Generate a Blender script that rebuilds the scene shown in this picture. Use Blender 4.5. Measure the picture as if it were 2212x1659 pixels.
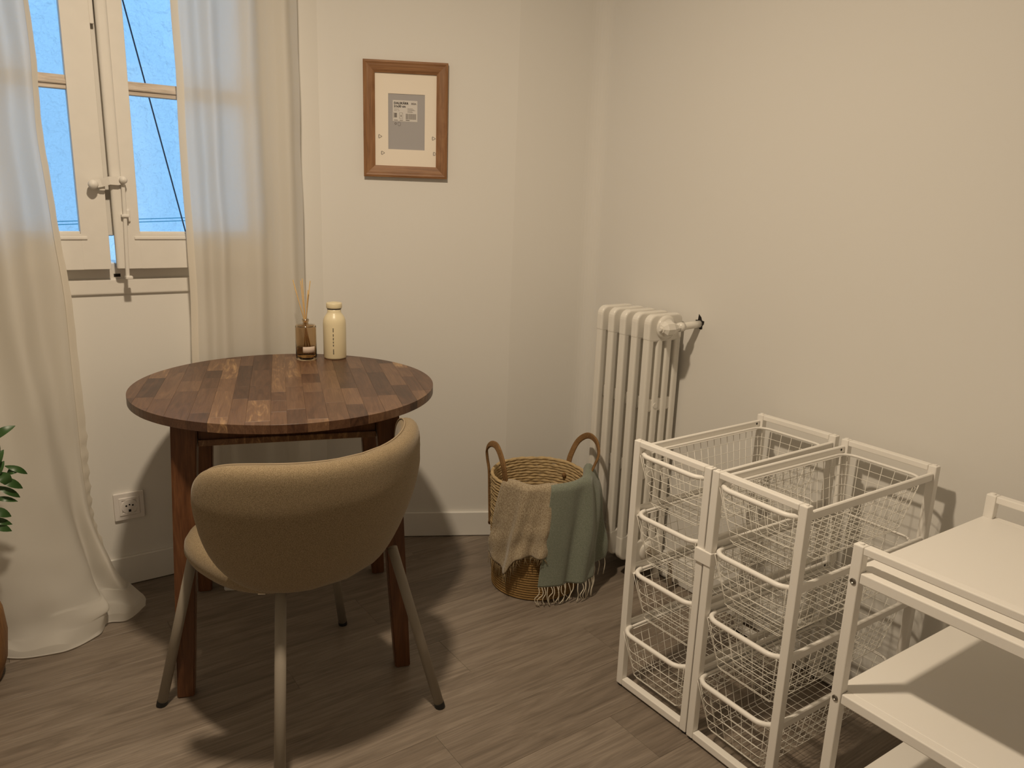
import bpy, bmesh, math, random
from mathutils import Vector, Matrix
R = math.radians
random.seed(7)
for o in list(bpy.data.objects):
    bpy.data.objects.remove(o)
scene = bpy.context.scene
COL = scene.collection

# ------------------------------------------------------------------ camera
F_PX, YAW, PITCH, ROLL = 1652.5, -0.9506, 0.2395, 0.0354
fw = Vector((math.sin(YAW)*math.cos(PITCH), math.cos(YAW)*math.cos(PITCH), -math.sin(PITCH)))
rt = Vector((math.cos(YAW), -math.sin(YAW), 0))
up = rt.cross(fw)
r2 = math.cos(ROLL)*rt + math.sin(ROLL)*up
u2 = -math.sin(ROLL)*rt + math.cos(ROLL)*up
cam = bpy.data.cameras.new('camera')
cam.sensor_fit = 'HORIZONTAL'; cam.sensor_width = 36.0
cam.lens = F_PX/2212*36.0
cam.clip_start = 0.02
cam_o = bpy.data.objects.new('camera', cam)
M = Matrix((r2, u2, -fw)).transposed().to_4x4()
M.translation = Vector((1.3119, -1.3204, 1.2777))
cam_o.matrix_world = M
COL.objects.link(cam_o)
scene.camera = cam_o

# ------------------------------------------------------------------ world, lights, exposure
w = bpy.data.worlds.new('sky'); scene.world = w; w.use_nodes = True
bg = w.node_tree.nodes['Background']
bg.inputs[0].default_value = (0.33, 0.62, 1.0, 1)
bg.inputs[1].default_value = 2.2

lamp = bpy.data.lights.new('ceiling_lamp', 'AREA'); lamp.shape = 'DISK'; lamp.size = 0.11
lamp.energy = 33; lamp.color = (1.0, 0.82, 0.60)
lamp_o = bpy.data.objects.new('ceiling_lamp', lamp); lamp_o.location = (0.13, -0.955, 2.39)   # flush ceiling downlight
COL.objects.link(lamp_o)

vs = scene.view_settings
vs.view_transform = 'Standard'; vs.look = 'None'; vs.gamma = 1; vs.use_curve_mapping = False
vs.exposure = 0.0

# ------------------------------------------------------------------ helpers: objects
def tag(o, label=None, cat=None, group=None, kind=None):
    if label: o['label'] = label
    if cat: o['category'] = cat
    if group: o['group'] = group
    if kind: o['kind'] = kind
    return o

def empty(name, loc=(0, 0, 0), rz=0, parent=None):
    o = bpy.data.objects.new(name, None); COL.objects.link(o)
    o.location = loc; o.rotation_euler = (0, 0, rz); o.empty_display_size = 0.05
    if parent: o.parent = parent
    return o

def link_mesh(name, me, mat, parent=None):
    o = bpy.data.objects.new(name, me); COL.objects.link(o)
    if mat and not me.materials: me.materials.append(mat)
    if parent: o.parent = parent
    return o

def obj(name, geo, mat, parent=None, smooth=False, solid=0, sub=0):
    v, f = geo
    me = bpy.data.meshes.new(name); me.from_pydata([tuple(p) for p in v], [], f); me.update()
    if smooth:
        me.polygons.foreach_set('use_smooth', [True]*len(me.polygons))
    o = link_mesh(name, me, mat, parent)
    if solid:
        m = o.modifiers.new('thickness', 'SOLIDIFY'); m.thickness = solid; m.offset = 0
    if sub:
        m = o.modifiers.new('sub', 'SUBSURF'); m.levels = sub; m.render_levels = sub
    return o

def copy_tree(o, parent=None):
    c = o.copy(); COL.objects.link(c); c.parent = parent
    for ch in o.children: copy_tree(ch, c)
    return c

# ------------------------------------------------------------------ helpers: geometry (verts, faces)
def join(*gs):
    V, F = [], []
    for v, f in gs:
        n = len(V); V += list(v); F += [tuple(i+n for i in q) for q in f]
    return V, F

def xf(g, m):
    return [m @ Vector(p) for p in g[0]], g[1]

def from_bm(bm):
    bm.verts.index_update()
    g = ([v.co.copy() for v in bm.verts], [tuple(v.index for v in f.verts) for f in bm.faces])
    bm.free(); return g

def box(lo, hi, bev=0.0, seg=2):
    bm = bmesh.new()
    bmesh.ops.create_cube(bm, size=1)
    for v in bm.verts:
        for i in range(3):
            v.co[i] = lo[i] + (v.co[i]+0.5)*(hi[i]-lo[i])
    if bev > 0:
        bmesh.ops.bevel(bm, geom=bm.edges[:], offset=bev, segments=seg, profile=0.5, affect='EDGES')
    return from_bm(bm)

def prism(poly, axis, a, b, bev=0.0, seg=2):
    """polygon (2D) extruded along axis 0/1/2 between a and b"""
    def p3(p, t):
        q = list(p); q.insert(axis, t); return Vector(q)
    bm = bmesh.new()
    A = [bm.verts.new(p3(p, a)) for p in poly]; B = [bm.verts.new(p3(p, b)) for p in poly]
    n = len(poly)
    bm.faces.new(A); bm.faces.new(B[::-1])
    for i in range(n):
        bm.faces.new((A[i], B[i], B[(i+1) % n], A[(i+1) % n]))
    bmesh.ops.recalc_face_normals(bm, faces=bm.faces[:])
    if bev > 0:
        es = [e for e in bm.edges if abs(e.verts[0].co[axis]-e.verts[1].co[axis]) < 1e-6]
        bmesh.ops.bevel(bm, geom=es, offset=bev, segments=seg, profile=0.5, affect='EDGES')
    return from_bm(bm)

def rrect(x0, y0, x1, y1, r, n=5):
    if not isinstance(r, (tuple, list)): r = (r,)*4
    out = []
    for (cx, cy, a0, rr) in ((x1-r[0], y0+r[0], -90, r[0]), (x1-r[1], y1-r[1], 0, r[1]), (x0+r[2], y1-r[2], 90, r[2]), (x0+r[3], y0+r[3], 180, r[3])):
        for i in range(n+1):
            a = R(a0+90*i/n); out.append((cx+rr*math.cos(a), cy+rr*math.sin(a)))
    return out

def lathe(prof, n=40, c=(0, 0)):
    """prof: list of (r,z)"""
    V, F = [], []
    for r, z in prof:
        for i in range(n):
            a = 2*math.pi*i/n; V.append((c[0]+r*math.cos(a), c[1]+r*math.sin(a), z))
    m = len(prof)
    for j in range(m-1):
        for i in range(n):
            F.append((j*n+i, j*n+(i+1) % n, (j+1)*n+(i+1) % n, (j+1)*n+i))
    if prof[0][0] > 1e-6: F.append(tuple(range(n))[::-1])
    if prof[-1][0] > 1e-6: F.append(tuple((m-1)*n+i for i in range(n)))
    return V, F

def sweep(pts, prof, closed=False, up0=None, radii=None):
    """sweep 2D profile (list of (a,b)) along pts with parallel transport"""
    P = [Vector(p) for p in pts]; n = len(P); k = len(prof)
    T = []
    for i in range(n):
        if closed: t = P[(i+1) % n]-P[i-1]
        else: t = P[min(i+1, n-1)]-P[max(i-1, 0)]
        T.append(t.normalized())
    N = Vector(up0) if up0 else (Vector((0, 0, 1)) if abs(T[0].z) < 0.9 else Vector((1, 0, 0)))
    V, F = [], []
    for i in range(n):
        N = (N - T[i]*N.dot(T[i]))
        if N.length < 1e-6: N = T[i].orthogonal()
        N.normalize(); B = T[i].cross(N)
        s = radii[i] if radii else 1.0
        for a, b in prof: V.append(P[i]+N*(a*s)+B*(b*s))
    m = n if closed else n-1
    for i in range(m):
        j = (i+1) % n
        for q in range(k):
            F.append((i*k+q, i*k+(q+1) % k, j*k+(q+1) % k, j*k+q))
    if not closed:
        F.append(tuple(range(k))[::-1]); F.append(tuple((n-1)*k+q for q in range(k)))
    return V, F

def circ(r, n=8):
    return [(r*math.cos(2*math.pi*i/n), r*math.sin(2*math.pi*i/n)) for i in range(n)]

def tube(pts, r, n=8, closed=False, radii=None):
    return sweep(pts, circ(r, n), closed, None, radii)

def catmull(P, n):
    """resample control values (Vectors or floats) to n points"""
    out = []; m = len(P)-1
    for i in range(n):
        t = i/(n-1)*m; k = min(int(t), m-1); u = t-k
        p0 = P[max(k-1, 0)]; p1 = P[k]; p2 = P[k+1]; p3 = P[min(k+2, m)]
        out.append(p1*1.0 + (p2-p0)*(0.5*u) + (p0*2.0-p1*5.0+p2*4.0-p3)*(0.5*u*u) + (p1*3.0-p0-p2*3.0+p3)*(0.5*u*u*u))
    return out

def grid(rows):
    h, wd = len(rows), len(rows[0])
    V = [p for r in rows for p in r]
    F = [(j*wd+i, j*wd+i+1, (j+1)*wd+i+1, (j+1)*wd+i) for j in range(h-1) for i in range(wd-1)]
    return V, F

def cloth(ctrl, nu, nv, noise=0.0, seed=0):
    rows = [catmull([Vector(p) for p in r], nu) for r in ctrl]
    cols = [catmull([r[i] for r in rows], nv) for i in range(nu)]
    from mathutils import noise as N
    g = []
    for j in range(nv):
        row = []
        for i in range(nu):
            p = cols[i][j].copy()
            if noise:
                q = N.noise_vector(Vector((p.x*14+seed, p.y*14, p.z*5)))
                p += Vector((q.x, q.y, 0))*noise
            if noise and p.z < 0.30:
                k = (0.30-p.z)/0.30*(0.15 if j >= nv-3 else 1.0)
                n2 = N.noise(Vector((p.x*9+seed, p.y*9, p.z*12)))
                p += Vector((n2*0.024*k, n2*0.01*k, (n2*0.042+0.010)*k if p.z < 0.08 and j < nv-3 else 0))
            p.z = max(p.z, 0.003)
            row.append(p)
        g.append(row)
    return g

# ------------------------------------------------------------------ materials
def mat(name, col, rough=0.6, spec=0.5, metal=0.0, bump=0.0, bscale=200.0, var=0.0, vscale=3.0, trans=0.0, ior=1.45, sheen=0.0, coat=0.0, bdist=0.002):
    m = bpy.data.materials.new(name); m.use_nodes = True
    nt = m.node_tree; b = nt.nodes['Principled BSDF']
    b.inputs['Base Color'].default_value = (*col, 1); b.inputs['Roughness'].default_value = rough
    b.inputs['Metallic'].default_value = metal; b.inputs['IOR'].default_value = ior
    b.inputs['Specular IOR Level'].default_value = spec
    b.inputs['Transmission Weight'].default_value = trans
    b.inputs['Sheen Weight'].default_value = sheen
    b.inputs['Coat Weight'].default_value = coat
    tc = nt.nodes.new('ShaderNodeTexCoord')
    if var > 0:
        n = nt.nodes.new('ShaderNodeTexNoise'); n.inputs['Scale'].default_value = vscale; n.inputs['Detail'].default_value = 4
        nt.links.new(tc.outputs['Object'], n.inputs['Vector'])
        mx = nt.nodes.new('ShaderNodeMix'); mx.data_type = 'RGBA'
        mx.inputs['A'].default_value = (*[c*(1-var) for c in col], 1); mx.inputs['B'].default_value = (*[min(1, c*(1+var)) for c in col], 1)
        nt.links.new(n.outputs['Fac'], mx.inputs['Factor']); nt.links.new(mx.outputs['Result'], b.inputs['Base Color'])
    if bump > 0:
        n = nt.nodes.new('ShaderNodeTexNoise'); n.inputs['Scale'].default_value = bscale; n.inputs['Detail'].default_value = 3
        nt.links.new(tc.outputs['Object'], n.inputs['Vector'])
        bp = nt.nodes.new('ShaderNodeBump'); bp.inputs['Strength'].default_value = bump; bp.inputs['Distance'].default_value = bdist
        nt.links.new(n.outputs['Fac'], bp.inputs['Height']); nt.links.new(bp.outputs['Normal'], b.inputs['Normal'])
    return m

def wood(name, ramp, scale, axis_scale, rough=0.4, coords='Object', rnd=0.6, bump=0.05, spec=0.4, fig=2.0):
    """grain material; ramp = list of (pos,color); per object random shift"""
    m = bpy.data.materials.new(name); m.use_nodes = True
    nt = m.node_tree; L = nt.links; b = nt.nodes['Principled BSDF']
    b.inputs['Roughness'].default_value = rough; b.inputs['Specular IOR Level'].default_value = spec
    tc = nt.nodes.new('ShaderNodeTexCoord'); oi = nt.nodes.new('ShaderNodeObjectInfo')
    mp = nt.nodes.new('ShaderNodeMapping'); mp.inputs['Scale'].default_value = axis_scale
    add = nt.nodes.new('ShaderNodeVectorMath'); add.operation = 'MULTIPLY_ADD'
    cmb = nt.nodes.new('ShaderNodeCombineXYZ')
    for i in range(3): L.new(oi.outputs['Random'], cmb.inputs[i])
    add.inputs[1].default_value = (37.0, 53.0, 71.0)
    L.new(cmb.outputs[0], add.inputs[0]); L.new(tc.outputs[coords], add.inputs[2])
    L.new(add.outputs[0], mp.inputs['Vector'])
    n1 = nt.nodes.new('ShaderNodeTexNoise'); n1.inputs['Scale'].default_value = scale; n1.inputs['Detail'].default_value = 8; n1.inputs['Distortion'].default_value = fig
    n1.inputs['Roughness'].default_value = 0.62
    L.new(mp.outputs[0], n1.inputs['Vector'])
    mx = nt.nodes.new('ShaderNodeMix'); mx.data_type = 'FLOAT'; mx.inputs['Factor'].default_value = rnd
    L.new(n1.outputs['Fac'], mx.inputs['A']); L.new(oi.outputs['Random'], mx.inputs['B'])
    cr = nt.nodes.new('ShaderNodeValToRGB'); e = cr.color_ramp.elements
    while len(e) > 1: e.remove(e[-1])
    e[0].position, e[0].color = ramp[0][0], (*ramp[0][1], 1)
    for p, c in ramp[1:]:
        k = e.new(p); k.color = (*c, 1)
    L.new(mx.outputs['Result'], cr.inputs['Fac'])
    # fine pore lines
    mp2 = nt.nodes.new('ShaderNodeMapping'); mp2.inputs['Scale'].default_value = tuple(s*9 if s > 1.5 else s*1.5 for s in axis_scale)
    L.new(add.outputs[0], mp2.inputs['Vector'])
    n2 = nt.nodes.new('ShaderNodeTexNoise'); n2.inputs['Scale'].default_value = scale*1.4; n2.inputs['Detail'].default_value = 4
    L.new(mp2.outputs[0], n2.inputs['Vector'])
    mr = nt.nodes.new('ShaderNodeMapRange'); mr.inputs['From Min'].default_value = 0.3; mr.inputs['From Max'].default_value = 0.7
    mr.inputs['To Min'].default_value = 0.78; mr.inputs['To Max'].default_value = 1.12
    L.new(n2.outputs['Fac'], mr.inputs['Value'])
    mul = nt.nodes.new('ShaderNodeVectorMath'); mul.operation = 'SCALE'
    L.new(cr.outputs['Color'], mul.inputs[0]); L.new(mr.outputs[0], mul.inputs['Scale'])
    L.new(mul.outputs[0], b.inputs['Base Color'])
    bp = nt.nodes.new('ShaderNodeBump'); bp.inputs['Strength'].default_value = bump; bp.inputs['Distance'].default_value = 0.002
    L.new(n2.outputs['Fac'], bp.inputs['Height']); L.new(bp.outputs['Normal'], b.inputs['Normal'])
    return m

def fabric(name, c1, c2, scale=900, bump=0.25, rough=0.95, sheen=0.25, streak=(1, 1, 1)):
    m = bpy.data.materials.new(name); m.use_nodes = True
    nt = m.node_tree; L = nt.links; b = nt.nodes['Principled BSDF']
    b.inputs['Roughness'].default_value = rough; b.inputs['Specular IOR Level'].default_value = 0.15
    b.inputs['Sheen Weight'].default_value = sheen; b.inputs['Sheen Roughness'].default_value = 0.5
    tc = nt.nodes.new('ShaderNodeTexCoord')
    mp = nt.nodes.new('ShaderNodeMapping'); mp.inputs['Scale'].default_value = streak
    L.new(tc.outputs['Object'], mp.inputs['Vector'])
    n1 = nt.nodes.new('ShaderNodeTexNoise'); n1.inputs['Scale'].default_value = scale; n1.inputs['Detail'].default_value = 2
    L.new(mp.outputs[0], n1.inputs['Vector'])
    cr = nt.nodes.new('ShaderNodeValToRGB')
    cr.color_ramp.elements[0].position = 0.35; cr.color_ramp.elements[0].color = (*c1, 1)
    cr.color_ramp.elements[1].position = 0.65; cr.color_ramp.elements[1].color = (*c2, 1)
    L.new(n1.outputs['Fac'], cr.inputs['Fac']); L.new(cr.outputs[0], b.inputs['Base Color'])
    bp = nt.nodes.new('ShaderNodeBump'); bp.inputs['Strength'].default_value = bump; bp.inputs['Distance'].default_value = 0.001
    L.new(n1.outputs['Fac'], bp.inputs['Height']); L.new(bp.outputs['Normal'], b.inputs['Normal'])
    return m

def sheer(name, col, translucent=0.45, clear=0.10):
    m = bpy.data.materials.new(name); m.use_nodes = True
    nt = m.node_tree; L = nt.links; out = nt.nodes['Material Output']
    nt.nodes.remove(nt.nodes['Principled BSDF'])
    tc = nt.nodes.new('ShaderNodeTexCoord')
    n1 = nt.nodes.new('ShaderNodeTexNoise'); n1.inputs['Scale'].default_value = 500
    mp = nt.nodes.new('ShaderNodeMapping'); mp.inputs['Scale'].default_value = (1, 1, 0.15)
    L.new(tc.outputs['Object'], mp.inputs['Vector']); L.new(mp.outputs[0], n1.inputs['Vector'])
    bp = nt.nodes.new('ShaderNodeBump'); bp.inputs['Strength'].default_value = 0.15; bp.inputs['Distance'].default_value = 0.001
    L.new(n1.outputs['Fac'], bp.inputs['Height'])
    d = nt.nodes.new('ShaderNodeBsdfDiffuse'); d.inputs[0].default_value = (*col, 1); L.new(bp.outputs[0], d.inputs['Normal'])
    t = nt.nodes.new('ShaderNodeBsdfTranslucent'); t.inputs[0].default_value = (*col, 1)
    tr = nt.nodes.new('ShaderNodeBsdfTransparent')
    m1 = nt.nodes.new('ShaderNodeMixShader'); m1.inputs[0].default_value = translucent
    m2 = nt.nodes.new('ShaderNodeMixShader'); m2.inputs[0].default_value = clear
    L.new(d.outputs[0], m1.inputs[1]); L.new(t.outputs[0], m1.inputs[2])
    L.new(m1.outputs[0], m2.inputs[1]); L.new(tr.outputs[0], m2.inputs[2])
    L.new(m2.outputs[0], out.inputs[0])
    return m

def thin_glass(name):
    m = bpy.data.materials.new(name); m.use_nodes = True
    nt = m.node_tree; L = nt.links; out = nt.nodes['Material Output']
    nt.nodes.remove(nt.nodes['Principled BSDF'])
    fr = nt.nodes.new('ShaderNodeFresnel'); fr.inputs[0].default_value = 1.45
    tr = nt.nodes.new('ShaderNodeBsdfTransparent'); tr.inputs[0].default_value = (0.94, 0.97, 0.97, 1)
    gl = nt.nodes.new('ShaderNodeBsdfGlossy'); gl.inputs['Roughness'].default_value = 0.03
    mx = nt.nodes.new('ShaderNodeMixShader')
    L.new(fr.outputs[0], mx.inputs[0]); L.new(tr.outputs[0], mx.inputs[1]); L.new(gl.outputs[0], mx.inputs[2])
    L.new(mx.outputs[0], out.inputs[0]); return m

WALL = mat('wall_paint', (0.76, 0.74, 0.70), 0.85, 0.2, bump=0.06, bscale=90, var=0.012, vscale=2)
CEIL = mat('ceiling_paint', (0.8, 0.78, 0.75), 0.9, 0.2)
BASEB = mat('baseboard_lacquer', (0.78, 0.76, 0.72), 0.45, 0.4)
STUCCO = mat('outdoor_stucco', (0.72, 0.78, 0.82), 0.95, 0.1, bump=1.0, bscale=22, var=0.05, vscale=9, bdist=0.03)
WINPAINT = mat('old_window_paint', (0.74, 0.71, 0.66), 0.5, 0.4, bump=0.12, bscale=60, var=0.04, vscale=25)
RAWWOOD = wood('worn_muntin_wood', [(0.2, (0.42, 0.33, 0.25)), (0.5, (0.62, 0.53, 0.44)), (0.8, (0.72, 0.66, 0.58))], 4, (8, 1.2, 14), 0.7, rnd=0.05)
GLASS = thin_glass('window_glass')
SHEER = sheer('sheer_cream_fabric', (0.86, 0.83, 0.77), 0.50, 0.035)
HEM = sheer('sheer_hem_fabric', (0.84, 0.79, 0.70), 0.28, 0.02)
FLOOR = wood('laminate_floor', [(0.15, (0.105, 0.082, 0.062)), (0.42, (0.20, 0.16, 0.125)), (0.62, (0.27, 0.222, 0.178)), (0.85, (0.345, 0.29, 0.235))], 3.2, (7.0, 0.9, 1.0), 0.42, rnd=0.16, bump=0.06, fig=1.6)
SUBFLOOR = mat('subfloor_dark', (0.05, 0.04, 0.03), 0.9)
STAVE = wood('acacia_staves', [(0.24, (0.050, 0.023, 0.014)), (0.42, (0.102, 0.049, 0.028)), (0.57, (0.150, 0.078, 0.044)), (0.68, (0.195, 0.107, 0.059)), (0.75, (0.36, 0.215, 0.105)), (0.84, (0.50, 0.32, 0.17))], 4.0, (1.3, 9.0, 4.0), 0.36, rnd=0.42, bump=0.05, spec=0.4)
TLEG = wood('acacia_leg', [(0.2, (0.066, 0.025, 0.011)), (0.5, (0.125, 0.050, 0.021)), (0.8, (0.20, 0.088, 0.036))], 4.0, (7.0, 7.0, 0.8), 0.33, rnd=0.12)
CHAIRF = fabric('oatmeal_upholstery', (0.170, 0.124, 0.070), (0.32, 0.245, 0.152), 700, 0.3, sheen=0.15)
PIPING = mat('piping_cord', (0.30, 0.235, 0.16), 0.9, 0.1)
CHAIRLEG = mat('taupe_powder_coat', (0.27, 0.235, 0.19), 0.45, 0.4)
BLACKP = mat('black_plastic', (0.012, 0.012, 0.012), 0.5)
WHITEM = mat('white_powder_coat', (0.88, 0.85, 0.80), 0.38, 0.45, bump=0.05, bscale=400)
WIRE = mat('white_wire', (0.82, 0.79, 0.72), 0.35, 0.5)
RADW = mat('glossy_radiator_enamel', (0.80, 0.77, 0.71), 0.22, 0.5, bump=0.05, bscale=30, bdist=0.004)
STEEL = mat('dull_bolt_steel', (0.30, 0.28, 0.25), 0.4, metal=1.0)
CHROME = mat('valve_metal', (0.62, 0.58, 0.52), 0.25, metal=1.0)
SEAG = mat('seagrass_rope', (0.50, 0.37, 0.20), 0.85, 0.2, bump=0.6, bscale=160, var=0.30, vscale=55, bdist=0.003)
JUTE = mat('brown_jute_band', (0.31, 0.19, 0.075), 0.9, 0.2, bump=0.6, bscale=260, var=0.25, vscale=70, bdist=0.003)
HANDLE = mat('brown_woven_strap', (0.23, 0.13, 0.055), 0.85, 0.2, bump=0.8, bscale=180, var=0.25, vscale=60, bdist=0.003)
THROWB = fabric('beige_melange_wool', (0.27, 0.205, 0.13), (0.50, 0.42, 0.30), 420, 0.5, sheen=0.3, streak=(1, 1, 0.6))
THROWG = fabric('sage_green_wool', (0.155, 0.175, 0.135), (0.265, 0.29, 0.235), 520, 0.35, sheen=0.3)
FRINGE = mat('cream_tassel', (0.74, 0.68, 0.56), 0.9, 0.1)
BFRINGE = mat('beige_fringe_yarn', (0.36, 0.28, 0.17), 0.9, 0.1)
FRAMEW = wood('picture_frame_walnut', [(0.2, (0.17, 0.075, 0.028)), (0.5, (0.27, 0.13, 0.055)), (0.8, (0.36, 0.19, 0.085))], 5.0, (1.0, 7.0, 7.0), 0.5, rnd=0.05)
MATB = mat('cream_mat_board', (0.86, 0.78, 0.67), 0.85, 0.2)
GREYC = mat('grey_backing_card', (0.40, 0.385, 0.39), 0.85, 0.2)
PAPER = mat('label_paper', (0.66, 0.63, 0.60), 0.85, 0.2)
INK = mat('dark_ink', (0.05, 0.045, 0.045), 0.8, 0.1)
INK2 = mat('grey_ink', (0.22, 0.20, 0.19), 0.8, 0.1)
CREAMB = mat('cream_bottle_coating', (0.80, 0.70, 0.47), 0.32, 0.5)
SEAL = mat('dark_gasket', (0.03, 0.03, 0.05), 0.5)
AMBER = mat('smoked_amber_glass', (0.73, 0.60, 0.44), 0.04, 0.5, trans=1.0, ior=1.45)
LIQ = mat('amber_liquid', (0.86, 0.72, 0.48), 0.02, 0.5, trans=1.0, ior=1.33)
REED = mat('rattan_reed', (0.62, 0.42, 0.20), 0.8, 0.2, var=0.15, vscale=80)
SOCKET = mat('white_socket_plastic', (0.80, 0.76, 0.73), 0.35, 0.5)
DARKH = mat('dark_hole', (0.015, 0.012, 0.01), 0.9)
LEAF = mat('glossy_green_leaf', (0.035, 0.085, 0.022), 0.38, 0.5, var=0.35, vscale=12)
STEM = mat('green_stem', (0.07, 0.10, 0.03), 0.6)
POTW = wood('woven_pot_brown', [(0.2, (0.12, 0.05, 0.015)), (0.5, (0.25, 0.12, 0.04)), (0.8, (0.36, 0.19, 0.07))], 6, (6, 6, 1), 0.6, rnd=0.05)
SOIL = mat('potting_soil', (0.03, 0.02, 0.014), 0.95)
CABLE = mat('black_cable_sheath', (0.012, 0.014, 0.03), 0.6)
LINE = mat('turquoise_cord', (0.06, 0.34, 0.46), 0.6)

# ================================================================== ROOM
WX, WY = -1.262, 0.567            # window wall plane, right wall plane
CH0 = Vector((-1.262, -0.310)); CH1 = Vector((-0.943, 0.272)); FC1 = Vector((-0.852, 0.567))
XN, YN, H = 2.3, -2.7, 2.42       # unseen near limits, ceiling height
PW, PX0, PY0 = 0.175, -0.607, -0.106

fl = tag(obj('floor', box((-1.40, -2.8, -0.10), (2.4, 0.66, -0.012)), SUBFLOOR), kind='structure')
# laminate planks run towards the right hand wall
k0 = math.floor((-1.32-PX0)/PW); k1 = math.ceil((2.3-PX0)/PW)
offs = [0.0, 0.42, 0.83, 0.21, 0.62, 1.02, 0.31]
for k in range(k0, k1):
    xa, xb = PX0+k*PW, PX0+(k+1)*PW
    y = PY0 + (offs[k % 7] if k != 0 else 0.0) - 2.5*1.24*1
    while y < 0.62:
        ya, yb = max(y, -2.75), min(y+1.24, 0.60)
        y += 1.24
        if yb-ya < 0.03: continue
        g = box((max(xa, -1.32)+0.0002, ya+0.0002, -0.012), (xb-0.0002, yb-0.0002, 0.0), 0.0004, 1)
        obj('plank', g, FLOOR, fl)

# window wall with opening
OY0, OY1, OZ0, OZ1 = -1.465, -0.475, 0.955, 2.26
T = 0.22
wl = join(box((WX-T, -2.8, 0), (WX, OY0, H)), box((WX-T, OY1, 0), (WX, CH0.y, H)),
          box((WX-T, OY0, 0), (WX, OY1, OZ0)), box((WX-T, OY0, OZ1), (WX, OY1, H)))
tag(obj('wall_left', wl, WALL), kind='structure')
def wall_between(name, a, b, t=0.12):
    d = (b-a).normalized(); n = Vector((d.y, -d.x))   # into the room
    p = [a, b, b-n*t, a-n*t]
    return tag(obj(name, prism([(q.x, q.y) for q in p], 2, 0, H), WALL), kind='structure')
wall_between('wall_back', CH0, CH1)
# facet with a softly rounded inner corner into the right wall
poly = [CH1]
d1 = (FC1-CH1).normalized()
for i in range(9):
    t = i/8; p0 = FC1-d1*0.05; p2 = FC1+Vector((0.05, 0))
    q = p0*(1-t)**2 + FC1*2*t*(1-t) + p2*t*t
    poly.append(q)
poly += [Vector((-0.80, 0.70)), Vector((-1.08, 0.70)), Vector((-1.08, 0.33))]
fc = tag(obj('wall_corner', prism([(q.x, q.y) for q in poly], 2, 0, H), WALL), kind='structure')
tag(obj('wall_right', box((FC1.x+0.05, WY, 0), (2.4, WY+0.12, H)), WALL), kind='structure')
tag(obj('wall_near', box((-1.45, YN-0.12, 0), (2.4, YN, H)), WALL), kind='structure')
tag(obj('wall_far', box((XN, YN, 0), (XN+0.12, WY+0.12, H)), WALL), kind='structure')
tag(obj('ceiling', box((-1.5, YN-0.12, H), (XN+0.12, WY+0.14, H+0.1)), CEIL), kind='structure')

def baseboard(name, a, b, z1=0.098, t=0.012):
    d = (b-a).normalized(); n = Vector((d.y, -d.x))
    p = [a, b, b+n*t, a+n*t]
    return tag(obj(name, prism([(q.x, q.y) for q in p], 2, 0.0025, z1, 0.0015, 1), BASEB), kind='structure')
baseboard('baseboard_left', Vector((WX, -2.7)), CH0+Vector((0, 0.006)))
baseboard('baseboard_back', CH0, CH1)
baseboard('baseboard_corner', CH1, FC1+Vector((0.0, -0.012)))
baseboard('baseboard_right', FC1+Vector((0.01, 0)), Vector((XN, WY)))

# ---- outside: courtyard wall, cable, clothes lines
tag(obj('wall_outside', box((-2.95, -5, -2.5), (-2.75, 3, 4.2)), STUCCO), kind='structure')
cb = tag(obj('cable', tube([(-1.9, -0.856, 2.324), (-1.9, -0.773, 1.906), (-1.9, -0.621, 1.139), (-1.9, -0.54, 0.73)], 0.0028, 6), CABLE), 'black cable running diagonally outside the right window pane', 'cable')
for i, z in enumerate((1.150, 1.139)):
    tag(obj('clothesline', tube([(-1.9, -1.9, z-0.05+0.002*i), (-1.9, -1.03, z-0.012), (-1.9, -0.3, z+0.02)], 0.0016, 6), LINE),
        ('upper' if i == 0 else 'lower') + ' turquoise clothesline stretched outside low behind the window panes', 'clothesline', 'clotheslines outside the window')

# ================================================================== WINDOW
win = tag(empty('window_1', (WX, -0.955, OZ0)), kind='structure')
def wchild(name, g, m, parent=None, smooth=False):
    if parent is None: parent = win
    off = Vector(win.location)
    return obj(name, ([Vector(p)-off for p in g[0]], g[1]), m, parent, smooth)
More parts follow.
